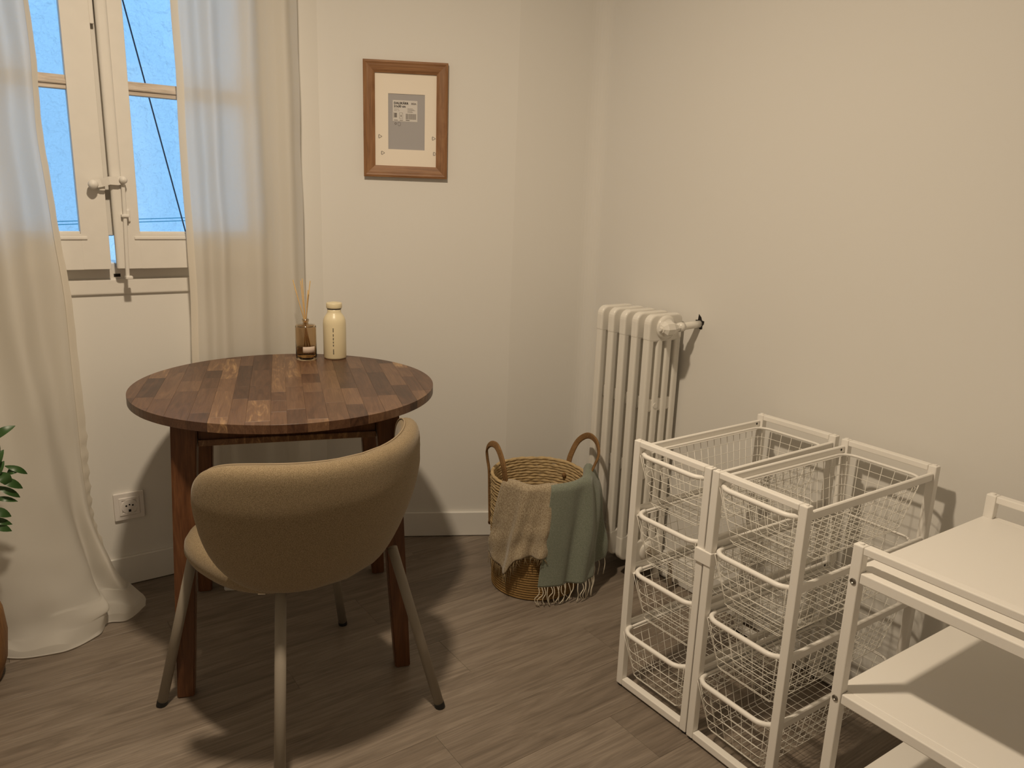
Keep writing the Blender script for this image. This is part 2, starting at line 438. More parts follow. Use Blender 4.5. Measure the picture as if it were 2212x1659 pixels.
# fixed frame inside the opening, with bottom rail and ledge
frame = join(box((WX-0.10, OY0, OZ0), (WX-0.028, OY0+0.05, OZ1), 0.003), box((WX-0.10, OY1-0.05, OZ0), (WX-0.028, OY1, OZ1), 0.003),
             box((WX-0.10, OY0, OZ1-0.05), (WX-0.028, OY1, OZ1), 0.003), box((WX-0.10, OY0+0.001, OZ0), (WX+0.001, OY1-0.001, 1.046), 0.003))
wchild('window_frame', frame, WINPAINT)
wchild('window_sill', box((WX-0.02, OY0-0.02, OZ0-0.004), (WX+0.009, OY1+0.02, OZ0+0.045), 0.006, 3), WINPAINT)
wchild('keeper_slot', box((WX+0.0005, -0.966, 1.004), (WX+0.0025, -0.948, 1.013)), DARKH)
SX0, SX1 = WX+0.002, WX+0.044      # sash thickness, proud of the lower rail
def sash(y0, y1, py0, py1, rot):
    zb, zt = 1.031, 2.22; pz0, pz1, mz0, mz1 = 1.133, 2.12, 1.524, 1.561
    s = empty('sash', (0, 0, 0), parent=win)
    piv = Vector((WX, y1 if rot < 0 else y0, zt))
    m = Matrix.Translation(piv) @ Matrix.Rotation(rot, 4, 'X') @ Matrix.Translation(-piv)
    def a(name, g, mt): return wchild(name, xf(g, m), mt, s)
    a('stile', box((SX0, y0, zb), (SX1, py0, zt), 0.0012), WINPAINT)
    a('stile', box((SX0, py1, zb), (SX1, y1, zt), 0.0012), WINPAINT)
    a('bottom_rail', box((SX0+0.001, py0-0.001, zb), (SX1-0.0003, py1+0.001, pz0), 0.0005), WINPAINT)
    a('top_rail', box((SX0+0.001, py0-0.001, pz1), (SX1-0.0008, py1+0.001, zt), 0.003), WINPAINT)
    mu = join(box((SX0+0.006, py0-0.001, mz0), (SX1-0.010, py1+0.001, mz1), 0.002), box((SX0+0.006, py0-0.001, mz0+0.012), (SX1-0.004, py1+0.001, mz1-0.012), 0.003))
    a('muntin', mu, RAWWOOD)
    # stepped glazing moulding round the opening
    for (za, zc) in ((pz0, mz0), (mz1, pz1)):
        a('pane', box((SX0+0.014, py0-0.004, za-0.004), (SX0+0.017, py1+0.004, zc+0.004)), GLASS)
    mould = join(box((SX1-0.0008, py0-0.016, pz0-0.016), (SX1+0.0035, py1+0.016, pz0-0.008), 0.0015), box((SX1-0.014, py0, pz0-0.001), (SX1-0.006, py1, pz0+0.007), 0.002))
    a('glazing_bead', mould, WINPAINT)
    return s, a
sL, aL = sash(-1.44, -0.9755, -1.375, -1.047, R(-0.02))
sR, aR = sash(-0.957, -0.50, -0.892, -0.562, R(0.0))
aR('astragal', prism(rrect(SX1-0.012, -0.962, SX1+0.013, -0.931, 0.009, 5), 2, 1.034, 2.2), WINPAINT)
aR('meeting_lip', join(box((SX0-0.016, -1.004, 1.125), (SX0-0.002, -0.956, 2.2), 0.002), box((SX0-0.008, -0.9738, 1.128), (SX0+0.018, -0.9565, 2.2), 0.001)), WINPAINT)
aL('shim', box((SX1-0.010, -0.9765, 1.70), (SX1-0.001, -0.965, 2.2), 0.002), WINPAINT)
# latch bar and bolt
HX = SX1
lt = wchild('latch', join(sweep([(HX+0.016, -1.012, 1.271), (HX+0.017, -0.985, 1.277), (HX+0.024, -0.965, 1.284), (HX+0.024, -0.945, 1.283), (HX+0.020, -0.930, 1.287)], [(-0.011, -0.004), (0.011, -0.004), (0.011, 0.004), (-0.011, 0.004)], up0=(0, 0, 1)),
     box((HX-0.002, -0.992, 1.255), (HX+0.014, -0.976, 1.272), 0.003), box((HX-0.002, -0.986, 1.268), (HX+0.02, -0.978, 1.28), 0.002)), WINPAINT, smooth=False)
for (y, z, r_) in ((-1.008, 1.272, 0.0135), (-0.930, 1.287, 0.011)):
    g = lathe([(0.0001, 0.016), (r_*0.7, 0.014), (r_, 0.007), (r_*0.9, -0.003), (r_*0.5, -0.008), (r_*0.5, -0.024)], 16)
    m = Matrix.Translation((HX+0.024, y, z)) @ Matrix.Rotation(R(90), 4, 'Y')
    g = xf(g, m); off = Vector(win.location)
    obj('knob', ([Vector(p)-off for p in g[0]], g[1]), WINPAINT, lt, True)
wchild('bolt_rod', join(tube([(HX+0.018, -0.930, 1.283), (HX+0.018, -0.9315, 1.19), (HX+0.018, -0.9375, 1.012)], 0.0055, 8), box((HX+0.004, -0.944, 1.003), (HX+0.030, -0.925, 1.012), 0.002)), WINPAINT, smooth=False)
wchild('bolt_guide', join(box((HX-0.001, -0.949, 1.168), (HX+0.008, -0.915, 1.205), 0.004), box((HX+0.0, -0.942, 1.182), (HX+0.028, -0.921, 1.190), 0.002)), WINPAINT)

# ================================================================== SOCKET
sk = tag(empty('wall_socket', (WX, -0.981, 0.272)), 'white single wall socket above the baseboard left of the table', 'socket')
obj('plate', xf(prism(rrect(-0.044, -0.0455, 0.044, 0.0455, 0.003, 3), 0, 0.0, 0.009, 0.002, 2), Matrix()), SOCKET, sk)
def ring(r0, r1, x0, x1, n=36):
    pr = [(r0, x0), (r0, x1), (r1, x1), (r1, x0)]
    V, F = [], []
    for i in range(n):
        a = 2*math.pi*i/n
        for r_, x in pr: V.append((x, r_*math.cos(a), r_*math.sin(a)))
    for i in range(n):
        for q in range(4): F.append((i*4+q, i*4+(q+1) % 4, ((i+1) % n)*4+(q+1) % 4, ((i+1) % n)*4+q))
    return V, F
ins = []
for (a, b) in (((-0.030, 0.021), (0.030, 0.030)), ((-0.030, -0.030), (0.030, -0.021)), ((-0.030, -0.022), (-0.021, 0.022)), ((0.021, -0.022), (0.030, 0.022))):
    ins.append(box((0.008, a[0], a[1]), (0.0115, b[0], b[1]), 0.0012, 1))
obj('insert', join(*ins, ring(0.0195, 0.0235, 0.0085, 0.0125)), SOCKET, sk)
well = xf(lathe([(0.0001, 0), (0.0195, 0), (0.0195, 0.003)], 30), Matrix.Translation((0.0093, 0, 0)) @ Matrix.Rotation(R(90), 4, 'Y'))
obj('well', well, SOCKET, sk)
for (y, z, r_) in ((-0.0095, 0.003, 0.0028), (0.0, 0.006, 0.0024), (0.0095, 0.003, 0.0028)):
    h_ = xf(lathe([(0.0001, 0), (r_, 0), (r_, 0.0006)], 12), Matrix.Translation((0.0127, y, z)) @ Matrix.Rotation(R(90), 4, 'Y'))
    obj('contact_hole', h_, DARKH, sk)
obj('earth_clip', box((0.0100, -0.0035, -0.0185), (0.0128, 0.0035, -0.010)), DARKH, sk)

# ================================================================== CURTAINS
cl = tag(empty('curtain', (-1.17, -1.3, 0)), 'sheer cream curtain left of the window pooling on the floor beside the plant', 'curtain', 'sheer window curtains')
def lc(z, xy): return [(x, y, z) for x, y in xy]
rowsL = [
 lc(2.415, [(-1.19, -1.135), (-1.15, -1.155), (-1.19, -1.19), (-1.13, -1.23), (-1.18, -1.29), (-1.13, -1.36), (-1.19, -1.45), (-1.13, -1.55), (-1.18, -1.68)]),
 lc(1.73, [(-1.185, -1.122), (-1.155, -1.145), (-1.185, -1.185), (-1.125, -1.225), (-1.175, -1.29), (-1.125, -1.37), (-1.18, -1.46), (-1.13, -1.56), (-1.18, -1.69)]),
 lc(1.35, [(-1.185, -1.116), (-1.16, -1.14), (-1.185, -1.185), (-1.12, -1.235), (-1.17, -1.30), (-1.12, -1.38), (-1.17, -1.47), (-1.12, -1.57), (-1.18, -1.70)]),
 lc(1.0, [(-1.19, -1.097), (-1.17, -1.125), (-1.19, -1.180), (-1.115, -1.232), (-1.165, -1.30), (-1.11, -1.38), (-1.16, -1.48), (-1.11, -1.58), (-1.18, -1.71)]),
 lc(0.65, [(-1.19, -1.087), (-1.175, -1.12), (-1.18, -1.165), (-1.105, -1.212), (-1.14, -1.29), (-1.09, -1.38), (-1.14, -1.48), (-1.10, -1.58), (-1.17, -1.71)]),
 lc(0.42, [(-1.19, -1.092), (-1.165, -1.115), (-1.165, -1.15), (-1.09, -1.188), (-1.10, -1.28), (-1.07, -1.37), (-1.12, -1.48), (-1.09, -1.58), (-1.16, -1.71)]),
 lc(0.26, [(-1.165, -1.088), (-1.125, -1.10), (-1.15, -1.137), (-1.075, -1.160), (-1.065, -1.265), (-1.055, -1.37), (-1.10, -1.48), (-1.08, -1.58), (-1.15, -1.71)]),
 lc(0.12, [(-1.115, -1.046), (-1.07, -1.062), (-1.11, -1.115), (-1.04, -1.125), (-1.025, -1.24), (-1.04, -1.35), (-1.10, -1.45), (-1.13, -1.56), (-1.14, -1.71)]),
 lc(0.045, [(-1.075, -1.00), (-1.035, -1.025), (-1.075, -1.10), (-1.00, -1.105), (-0.985, -1.22), (-1.01, -1.33), (-1.08, -1.42), (-1.13, -1.54), (-1.14, -1.71)]),
 lc(0.030, [(-1.07, -0.992), (-1.020, -1.035), (-1.060, -1.10), (-0.995, -1.115), (-0.965, -1.215), (-0.985, -1.31), (-1.06, -1.39), (-1.13, -1.52), (-1.14, -1.71)]),
 lc(0.006, [(-1.078, -0.986), (-1.015, -1.046), (-1.028, -1.098), (-0.965, -1.131), (-0.930, -1.217), (-0.948, -1.30), (-0.995, -1.37), (-1.13, -1.50), (-1.14, -1.71)])]
gL = cloth(rowsL, 110, 130, 0.006, 3)
obj('drape', grid(gL), SHEER, cl, True, sub=0).matrix_parent_inverse = Matrix.Translation(-Vector(cl.location))
hemL = []
for j, row in enumerate([r_ for r_ in gL if r_[0].z > 0.20]):
    p, q = row[0], row[7]
    d = (q-p); d.z = 0; d = d.normalized()
    rf = 0.003*math.sin(j*1.9)*(1 if j > 55 else 0.2)
    hemL.append([p + Vector((0.004, 0.003+rf, 0)), p + d*0.010 + Vector((0.006+rf, 0, 0)), p + d*0.022 + Vector((0.004, 0, 0))])
obj('hem', grid(hemL), HEM, cl, True).matrix_parent_inverse = Matrix.Translation(-Vector(cl.location))

cr_ = tag(empty('curtain', (-1.18, -0.58, 0)), 'sheer cream curtain hanging right of the window behind the table', 'curtain', 'sheer window curtains')
ysR = [-0.772, -0.735, -0.700, -0.672, -0.640, -0.600, -0.560, -0.520, -0.482, -0.452, -0.425, -0.400]
xsR = [-1.178, -1.165, -1.190, -1.160, -1.188, -1.186, -1.158, -1.186, -1.188, -1.160, -1.182, -1.195]
rowsR = []
for z, s, amp in ((2.415, 0.96, 0.9), (1.8, 1.0, 1.0), (1.3, 1.0, 1.0), (0.95, 1.0, 1.0), (0.7, 1.02, 0.9), (0.4, 1.03, 0.8), (0.15, 1.03, 0.9)):
    rowsR.append([(-1.176+(x+1.176)*amp, -0.40+(y+0.40)*s, z) for x, y in zip(xsR, ysR)])
rowsR.append([(x+0.03, y, 0.06) for x, y in zip(xsR, ysR)])
rowsR.append([(x+0.07+0.02*math.sin(i*1.7), y+0.005, 0.022) for i, (x, y) in enumerate(zip(xsR, ysR))])
rowsR.append([(-1.06+0.03*math.sin(i*1.3+0.5), y+0.02, 0.005) for i, (x, y) in enumerate(zip(xsR, ysR))])
gR = cloth(rowsR, 120, 100, 0.004, 11)
obj('drape', grid(gR), SHEER, cr_, True).matrix_parent_inverse = Matrix.Translation(-Vector(cr_.location))
hemR = []
for j, row in enumerate(gR[:84]):
    p, q = row[0], row[6]; d = (q-p); d.z = 0; d = d.normalized()
    rf = 0.0025*math.sin(j*1.7)*(1 if j > 58 else 0.15)
    hemR.append([p + Vector((0.004, rf, 0)), p + d*0.010 + Vector((0.006+rf, 0, 0)), p + d*0.020 + Vector((0.004, 0, 0))])
obj('hem', grid(hemR), HEM, cr_, True).matrix_parent_inverse = Matrix.Translation(-Vector(cr_.location))

# ================================================================== TABLE
TZ, TR, TT = 0.750, 0.406, 0.022
tb = tag(empty('dining_table', (-0.746, -0.624, 0), R(-18.5)), 'round dark acacia table with four splayed square legs', 'table')
top = empty('table_top', (0, 0, TZ-TT), parent=tb)
NSEG = 128
circle = [(TR*math.cos(2*math.pi*i/NSEG), TR*math.sin(2*math.pi*i/NSEG)) for i in range(NSEG)]
def clip(poly, x0, x1, y0, y1):
    def cut(P, f, inter):
        out = []
        for i in range(len(P)):
            a, b = P[i], P[(i+1) % len(P)]
            if f(a): out.append(a)
            if f(a) != f(b): out.append(inter(a, b))
        return out
    def ix(c): return lambda a, b: (c, a[1]+(b[1]-a[1])*(c-a[0])/(b[0]-a[0]))
    def iy(c): return lambda a, b: (a[0]+(b[0]-a[0])*(c-a[1])/(b[1]-a[1]), c)
    P = cut(poly, lambda p: p[0] >= x0, ix(x0))
    if P: P = cut(P, lambda p: p[0] <= x1, ix(x1))
    if P: P = cut(P, lambda p: p[1] >= y0, iy(y0))
    if P: P = cut(P, lambda p: p[1] <= y1, iy(y1))
    return P
rs = random.Random(21)
y = -TR-0.012
while y < TR:
    SW = rs.choice((0.038, 0.045, 0.050, 0.056))
    x = -TR - rs.uniform(0, 0.2)
    while x < TR:
        ln = rs.uniform(0.09, 0.30)
        P = clip(circle, x+0.00012, x+ln-0.00012, y+0.00012, y+SW-0.00012)
        x += ln
        if len(P) > 2:
            A = abs(sum(P[i][0]*P[(i+1) % len(P)][1]-P[(i+1) % len(P)][0]*P[i][1] for i in range(len(P))))/2
            if A > 2e-5:
                obj('stave', prism(P, 2, 0, TT, 0.0002 if A > 4e-4 else 0, 1), STAVE, top)
    y += SW
fx, tx_ = 0.279, 0.243
for sx in (-1, 1):
    for sy in (-1, 1):
        w0, w1 = 0.0205, 0.030
        b_ = [(sx*fx+a*w0, sy*fx+b*w0, 0.0) for a, b in ((-1, -1), (1, -1), (1, 1), (-1, 1))]
        t_ = [(sx*tx_+a*w1, sy*tx_+b*w1, TZ-TT) for a, b in ((-1, -1), (1, -1), (1, 1), (-1, 1))]
        bm = bmesh.new(); vs_ = [bm.verts.new(p) for p in b_+t_]
        for q in ((0, 3, 2, 1), (4, 5, 6, 7), (0, 1, 5, 4), (1, 2, 6, 5), (2, 3, 7, 6), (3, 0, 4, 7)): bm.faces.new([vs_[i] for i in q])
        bmesh.ops.bevel(bm, geom=bm.edges[:], offset=0.003, segments=2, affect='EDGES')
        obj('leg', from_bm(bm), TLEG, tb)
for s in (-1, 1):
    e = tx_-0.028
    xa = sorted((s*(tx_+0.012), s*(tx_-0.012)))
    ap = obj('apron', box((xa[0], -e, TZ-TT-0.052), (xa[1], e, TZ-TT), 0.002), TLEG, tb)
    xb = sorted((s*(tx_+0.020), s*(tx_-0.012)))
    obj('apron_lip', box((xb[0], -e, TZ-TT-0.066), (xb[1], e, TZ-TT-0.050), 0.002), STAVE, ap)
    ap = obj('apron', box((-e, xa[0], TZ-TT-0.052), (e, xa[1], TZ-TT), 0.002), TLEG, tb)
    obj('apron_lip', box((-e, xb[0], TZ-TT-0.066), (e, xb[1], TZ-TT-0.050), 0.002), STAVE, ap)

# ---- things on the table
bt = tag(empty('bottle', (-1.0055, -0.376, TZ)), 'cream insulated bottle with screw cap on the back of the table', 'bottle')
obj('body', lathe([(0.0001, 0), (0.031, 0), (0.0345, 0.0015), (0.0362, 0.006), (0.0362, 0.112), (0.0352, 0.124), (0.0315, 0.135), (0.026, 0.143), (0.0222, 0.149), (0.0214, 0.153), (0.0214, 0.162), (0.0001, 0.162)], 48), CREAMB, bt, True)
obj('gasket', lathe([(0.0001, 0.1605), (0.0225, 0.1605), (0.0225, 0.164), (0.0001, 0.164)], 40), SEAL, bt)
obj('cap', lathe([(0.0001, 0.1635), (0.0240, 0.1635), (0.0248, 0.165), (0.0248, 0.178), (0.0236, 0.1805), (0.0140, 0.1808), (0.0125, 0.1796), (0.0001, 0.1796)], 48), CREAMB, bt, True)
# vertical line of tiny lettering on the body, facing the camera
ang = math.atan2(-1.32+0.368, 1.31+1.0) - 0.12
marks = []
for (za, zb) in ((0.090, 0.105), (0.076, 0.087), (0.064, 0.073), (0.054, 0.061), (0.044, 0.051), (0.018, 0.037)):
    n = int((zb-za)/0.0022)
    for i in range(n):
        z0 = za+i*0.0022; hh = 0.0017
        w_ = 0.0011+0.0005*((i*7) % 3)/2
        c = Vector((math.cos(ang)*0.0364, math.sin(ang)*0.0364, z0)); tn = Vector((-math.sin(ang), math.cos(ang), 0))
        nn = Vector((math.cos(ang), math.sin(ang), 0))*0.0002
        v = [c-tn*w_, c+tn*w_, c+tn*w_+Vector((0, 0, hh)), c-tn*w_+Vector((0, 0, hh))]
        marks.append((v+[p-nn*4 for p in v], [(0, 1, 2, 3), (4, 7, 6, 5), (0, 4, 5, 1), (2, 6, 7, 3), (0, 3, 7, 4), (1, 5, 6, 2)]))
obj('lettering', join(*marks), INK, bt)

df = tag(empty('reed_diffuser', (-1.028, -0.4635, TZ)), 'smoked glass reed diffuser with thin rattan sticks on the table', 'diffuser')
df.scale = (0.97, 0.97, 1.31)
o_ = [(0.0001, 0), (0.0315, 0), (0.0335, 0.003), (0.0338, 0.006), (0.0338, 0.078), (0.0330, 0.083), (0.0300, 0.0855), (0.012, 0.0865), (0.0090, 0.0885), (0.0090, 0.092), (0.0112, 0.093), (0.0112, 0.0985), (0.0092, 0.0985), (0.0070, 0.096), (0.0068, 0.089), (0.010, 0.083), (0.0295, 0.0815), (0.0312, 0.077), (0.0312, 0.008), (0.0300, 0.006), (0.0001, 0.006)]
obj('jar', lathe(o_, 48), AMBER, df, True)
obj('liquid', lathe([(0.0001, 0.0062), (0.0300, 0.0062), (0.0311, 0.009), (0.0311, 0.030), (0.0001, 0.030)], 40), LIQ, df, True)
a0 = math.atan2(-1.32+0.452, 1.31+1.02)+0.30
lab = []
for (z) in (0.020, 0.0345):
    lab.append([Vector((0.0341*math.cos(a0+t), 0.0341*math.sin(a0+t), z)) for t in [(-0.62+1.24*i/12) for i in range(13)]])
obj('label', grid(lab), mat('sticker_paper', (0.66, 0.54, 0.45), 0.7), df, True, solid=0.0003)
camr = Vector((0.58, 0.81, 0)); cam2 = Vector((-0.81, 0.58, 0))
for k, (dx, dd, zt) in enumerate(((-0.0385, 0.005, 0.192), (-0.031, -0.004, 0.176), (-0.0155, 0.012, 0.190), (-0.0040, -0.010, 0.197), (0.0175, 0.006, 0.191), (0.0145, -0.012, 0.170))):
    p0 = -camr*dx*0.10 - cam2*dd*0.3 + Vector((0, 0, 0.012)); p1 = camr*dx*1.0 + cam2*dd + Vector((0, 0, zt))
    pn = (camr*(dx*0.11))+Vector((0, 0, 0.0965))
    obj('reed', tube([-camr*dx*0.5+Vector((0, 0, 0.012)), pn, p1], 0.0016, 6), REED, df, True)

# ================================================================== CHAIR
ch = tag(empty('dining_chair', (-0.425, -0.762, 0), math.atan2(-0.11, -0.994)+R(9)), 'oatmeal upholstered dining chair with curved back pushed to the table', 'chair')
# local: +x forward (towards window), +y = chair's left
cx0 = -0.03                     # arc centre along forward axis
RB = 0.292
def back_pt(s, z, t):
    """s = arc length along the back, z = height, t = offset outwards (away from sitter)"""
    lean = 0.85*max(0.0, 0.66-z)**1.6
    a = s/RB
    rr = RB - lean + t
    return Vector((cx0 - rr*math.cos(a), rr*math.sin(a), z))
def outline(u):
    """closed outline of the back panel in (s,z), u in 0..1"""
    a = 2*math.pi*u
    c, s = math.cos(a), math.sin(a)
    def sg(v, e): return math.copysign(abs(v)**e, v)
    zc = 0.626
    if s >= 0:
        ss = 0.370*sg(c, 0.50); zz = zc + 0.138*sg(s, 0.52); zz -= 0.026*(1-(ss/0.370)**2)*max(0, s)
    else:
        ss = 0.370*sg(c, 0.40); zz = zc - 0.208*sg(-s, 0.55)
    return ss, zz
NU, rings_ = 120, 14
def back_surface(side):
    rows = []
    for k in range(rings_+1):
        f = k/rings_
        sh = 0.0
        row = []
        for i in range(NU):
            s, z = outline(i/NU)
            q = math.sin(math.pi/2*f)
            s2, z2 = s*q, 0.60+(z-0.60)*q
            edge = max(0.0, 1-q**12)**0.5
            tt = side*(0.001+0.025*edge)
            row.append(back_pt(s2, z2, tt))
        rows.append(row)
    return rows
V, Fc = [], []
ro = back_surface(1); ri = back_surface(-1)
allr = ro + ri[:-1][::-1] if False else ro + ri[::-1]
for row in allr: V += row
for j in range(len(allr)-1):
    for i in range(NU):
        Fc.append((j*NU+i, j*NU+(i+1) % NU, (j+1)*NU+(i+1) % NU, (j+1)*NU+i))
bk = obj('backrest', (V, Fc), CHAIRF, ch, True)
pp = [back_pt(outline(i/240)[0]*0.992, 0.60+(outline(i/240)[1]-0.60)*0.992, -0.0115) for i in range(240)]
obj('piping', tube(pp, 0.0024, 6, True), PIPING, bk, True)
# seat cushion: rounded superellipse pad
def seat_pad(zs, cxs, a, b, e=2.6, n=72):
    rows = []
    for (sc, z) in zs:
        row = []
        for i in range(n):
            t = 2*math.pi*i/n; c, s = math.cos(t), math.sin(t)
            row.append(Vector((cxs+a*sc*math.copysign(abs(c)**(2/e), c), b*sc*math.copysign(abs(s)**(2/e), s), z)))
        rows.append(row)
    V = [p for r_ in rows for p in r_]; F = []
    for j in range(len(rows)-1):
        for i in range(n): F.append((j*n+i, j*n+(i+1) % n, (j+1)*n+(i+1) % n, (j+1)*n+i))
    F.append(tuple(range(n))[::-1]); F.append(tuple((len(rows)-1)*n+i for i in range(n)))
    return V, F
obj('seat', seat_pad([(0.80, 0.412), (0.90, 0.415), (0.965, 0.424), (1.0, 0.441), (0.992, 0.458), (0.955, 0.472), (0.88, 0.480), (0.6, 0.484), (0.2, 0.485)], -0.020, 0.216, 0.217), CHAIRF, ch, True)
obj('seat_base', seat_pad([(0.72, 0.402), (0.80, 0.405), (0.82, 0.416)], -0.020, 0.20, 0.20), BLACKP, ch)
feet = [(-0.551, -1.039), (-0.662, -0.510), (-0.172, -0.455), (-0.047, -0.910)]
inv = (Matrix.Translation(ch.location) @ Matrix.Rotation(ch.rotation_euler.z, 4, 'Z')).inverted()
ctr = Vector((-0.412, -0.745))
tops = []
for (x, y), k in zip(feet, (0.68, 0.66, 0.68, 0.56)):
    f2 = Vector((x, y)); t2 = ctr + (f2-ctr)*k; tops.append(t2)
    P = [inv @ Vector((t2.x, t2.y, 0.436)), inv @ Vector((f2.x, f2.y, 0.012))]
    lg = obj('leg', tube(P, 0.0125, 16), CHAIRLEG, ch, True)
    d_ = (P[1]-P[0]).normalized()
    obj('foot_cap', tube([P[1]-d_*0.002, P[1]+d_*0.0118], 0.0132, 16), BLACKP, lg)
# small sewn care tag hanging under the seat
obj('care_tag', xf(box((-0.008, -0.0006, -0.026), (0.008, 0.0006, 0.004), 0), inv @ Matrix.Translation((-0.268, -0.862, 0.418)) @ Matrix.Rotation(R(60), 4, 'Z')), MATB, ch)

# ================================================================== PICTURE
dC = (CH1-CH0).normalized(); nC = Vector((dC.y, -dC.x))
pc = empty('picture_frame', (-1.1245+nC.x*0.0, -0.059+nC.y*0.0, 1.5155))
# wall point directly behind the frame
base = CH0 + dC*((Vector((-1.1245, -0.059))-CH0).dot(dC))
pc.location = (base.x, base.y, 1.5155)
pc.rotation_euler = (0, 0, math.atan2(dC.y, dC.x))
tag(pc, 'brown wooden picture frame with cream mat and grey insert hanging on the wall', 'picture frame')
# local: x along wall (right), -y into the room, z up
FW, FH, BW = 0.140, 0.186, 0.038
def mitre(rot90, L_):
    """rail along local x, at bottom; profile stepped, mitred ends"""
    prof = [(0.0, -0.002), (0.0, -0.0165), (0.0065, -0.0185), (0.012, -0.0165), (0.016, -0.0162), (0.030, -0.0135), (BW, -0.0105), (BW, -0.002)]
    V = []
    for s in (-1, 1):
        for (t, d) in prof: V.append((s*(L_-t), d, t))
    n = len(prof)
    F = [tuple(range(n)), tuple(n+i for i in range(n))[::-1]]
    for i in range(n): F.append((i, n+i, n+(i+1) % n, (i+1) % n))
    return V, F
for k in range(4):
    L_, off_ = (FW, FH) if k % 2 == 0 else (FH, FW)
    g = xf(mitre(0, L_), Matrix.Rotation(-k*math.pi/2, 4, 'Y') @ Matrix.Translation((0, 0, -off_)))
    bm_ = bmesh.new(); vv = [bm_.verts.new(p) for p in g[0]]
    for f in g[1]: bm_.faces.new([vv[i] for i in f])
    bmesh.ops.recalc_face_normals(bm_, faces=bm_.faces[:])
    gm = from_bm(bm_)
    if k % 2: # keep grain running along the rail
        m = Matrix.Rotation(math.pi/2, 4, 'Y'); inv_ = m.inverted()
        o = obj('frame_rail', xf(gm, inv_), FRAMEW, pc); o.rotation_euler = (0, math.pi/2, 0)
    else: obj('frame_rail', gm, FRAMEW, pc)
# mat with window: opening x from -0.058..0.063, z from -0.101..0.080
ox0, ox1, oz0, oz1 = -0.0585, 0.0635, -0.094, 0.084
ix, iz = FW-BW+0.004, FH-BW+0.004
obj('mat_board', join(box((-ix, -0.0055, -iz), (ox0, -0.004, iz)), box((ox1, -0.0055, -iz), (ix, -0.004, iz)), box((ox0, -0.0055, -iz), (ox1, -0.004, oz0)), box((ox0, -0.0055, oz1), (ox1, -0.004, iz))), MATB, pc)
ins_ = obj('insert_card', box((ox0-0.006, -0.0038, oz0-0.006), (ox1+0.006, -0.0028, oz1+0.006)), GREYC, pc)
lx0, lx1, lz0, lz1 = -0.0435, 0.0385, -0.003, 0.064
stk = obj('price_sticker', box((lx0, -0.0042, lz0), (lx1, -0.0039, lz1)), PAPER, pc)
def text_geo(body, size, bold=0.0):
    c = bpy.data.curves.new('txt', 'FONT'); c.body = body; c.size = size; c.offset = bold; c.resolution_u = 2
    o = bpy.data.objects.new('txt', c); COL.objects.link(o)
    bpy.context.view_layer.update()
    dg = bpy.context.evaluated_depsgraph_get()
    me = bpy.data.meshes.new_from_object(o.evaluated_get(dg))
    g = ([v.co.copy() for v in me.vertices], [tuple(p.vertices) for p in me.polygons])
    bpy.data.objects.remove(o); bpy.data.meshes.remove(me); bpy.data.curves.remove(c)
    return g
def put_text(name, body, size, x, z, m, bold=0.0, parent=stk, y=-0.00435):
    g = text_geo(body, size, bold)
    return obj(name, ([(p[0]+x, y, p[1]+z) for p in g[0]], g[1]), m, parent)
put_text('product_name', 'DALSKÄRR', 0.0098, lx0+0.004, lz1-0.0125, INK, 0.0004)
put_text('size_text', '21x30 cm', 0.0098, lx0+0.004, lz1-0.0225, INK, 0.0004)
put_text('maker_logo', 'IKEA', 0.0080, lx1-0.0205, lz1-0.0125, INK2, 0.0004)
fine = []
def bar(x0, z0, x1, z1, y=-0.0045): fine.append(box((x0, y, z0), (x1, y+0.0004, z1)))
for (x, z, wd) in ((0.004, 0.038, 0.017), (0.004, 0.033, 0.010), (0.017, 0.033, 0.006), (0.049, 0.041, 0.018), (0.049, 0.038, 0.022), (0.049, 0.035, 0.026), (0.049, 0.032, 0.016), (0.049, 0.029, 0.018), (0.004, 0.004, 0.012), (0.004, 0.0018, 0.014), (0.023, 0.004, 0.012), (0.023, 0.0018, 0.010)):
    bar(lx0+x, lz0+z, lx0+x+wd, lz0+z+0.0009)
obj('fine_print', join(*fine), INK2, stk); fine = []
rb = random.Random(5); x = lx0+0.0435
while x < lx1-0.005:
    wd = rb.choice((0.0004, 0.0008, 0.0012)); bar(x, lz0+0.007, x+wd, lz0+0.025); x += wd+rb.choice((0.0004, 0.0006, 0.0008))
bar(lx0+0.0435, lz0+0.0025, lx0+0.056, lz0+0.0050)
obj('barcode', join(*fine), INK2, stk); fine = []
bar(lx0+0.005, lz0+0.012, lx0+0.014, lz0+0.0265); bar(lx0+0.0025, lz0+0.010, lx0+0.0035, lz0+0.028)
for (a, b, c, d) in ((0.0215, 0.009, 0.0223, 0.0275), (0.0327, 0.009, 0.0335, 0.0275), (0.0215, 0.009, 0.0335, 0.0098), (0.0215, 0.0267, 0.0335, 0.0275), (0.0262, 0.014, 0.0292, 0.021)):
    bar(lx0+a, lz0+b, lx0+c, lz0+d)
obj('pictogram', join(*fine), INK2, stk); fine = []
# two little recycling marks on the grey card
for a in range(6):
    t = a*math.pi/3; fine.append(xf(box((-0.0022, -0.0043, -0.0006), (0.0022, -0.0039, 0.0006)), Matrix.Translation((lx0+0.0095+0.0028*math.cos(t), 0, lz0-0.0075+0.0028*math.sin(t))) @ Matrix.Rotation(-t-1.2, 4, 'Y')))
obj('recycling_mark', join(*fine), INK2, ins_); fine = []
for a in range(8):
    t = a*math.pi/4; fine.append(xf(box((-0.0024, -0.0043, -0.0004), (0.0024, -0.0039, 0.0004)), Matrix.Translation((lx0+0.0215+0.0048*math.cos(t), 0, lz0-0.0085+0.006*math.sin(t))) @ Matrix.Rotation(-t-math.pi/2, 4, 'Y')))
obj('recycling_mark', join(*fine), INK2, ins_); fine = []
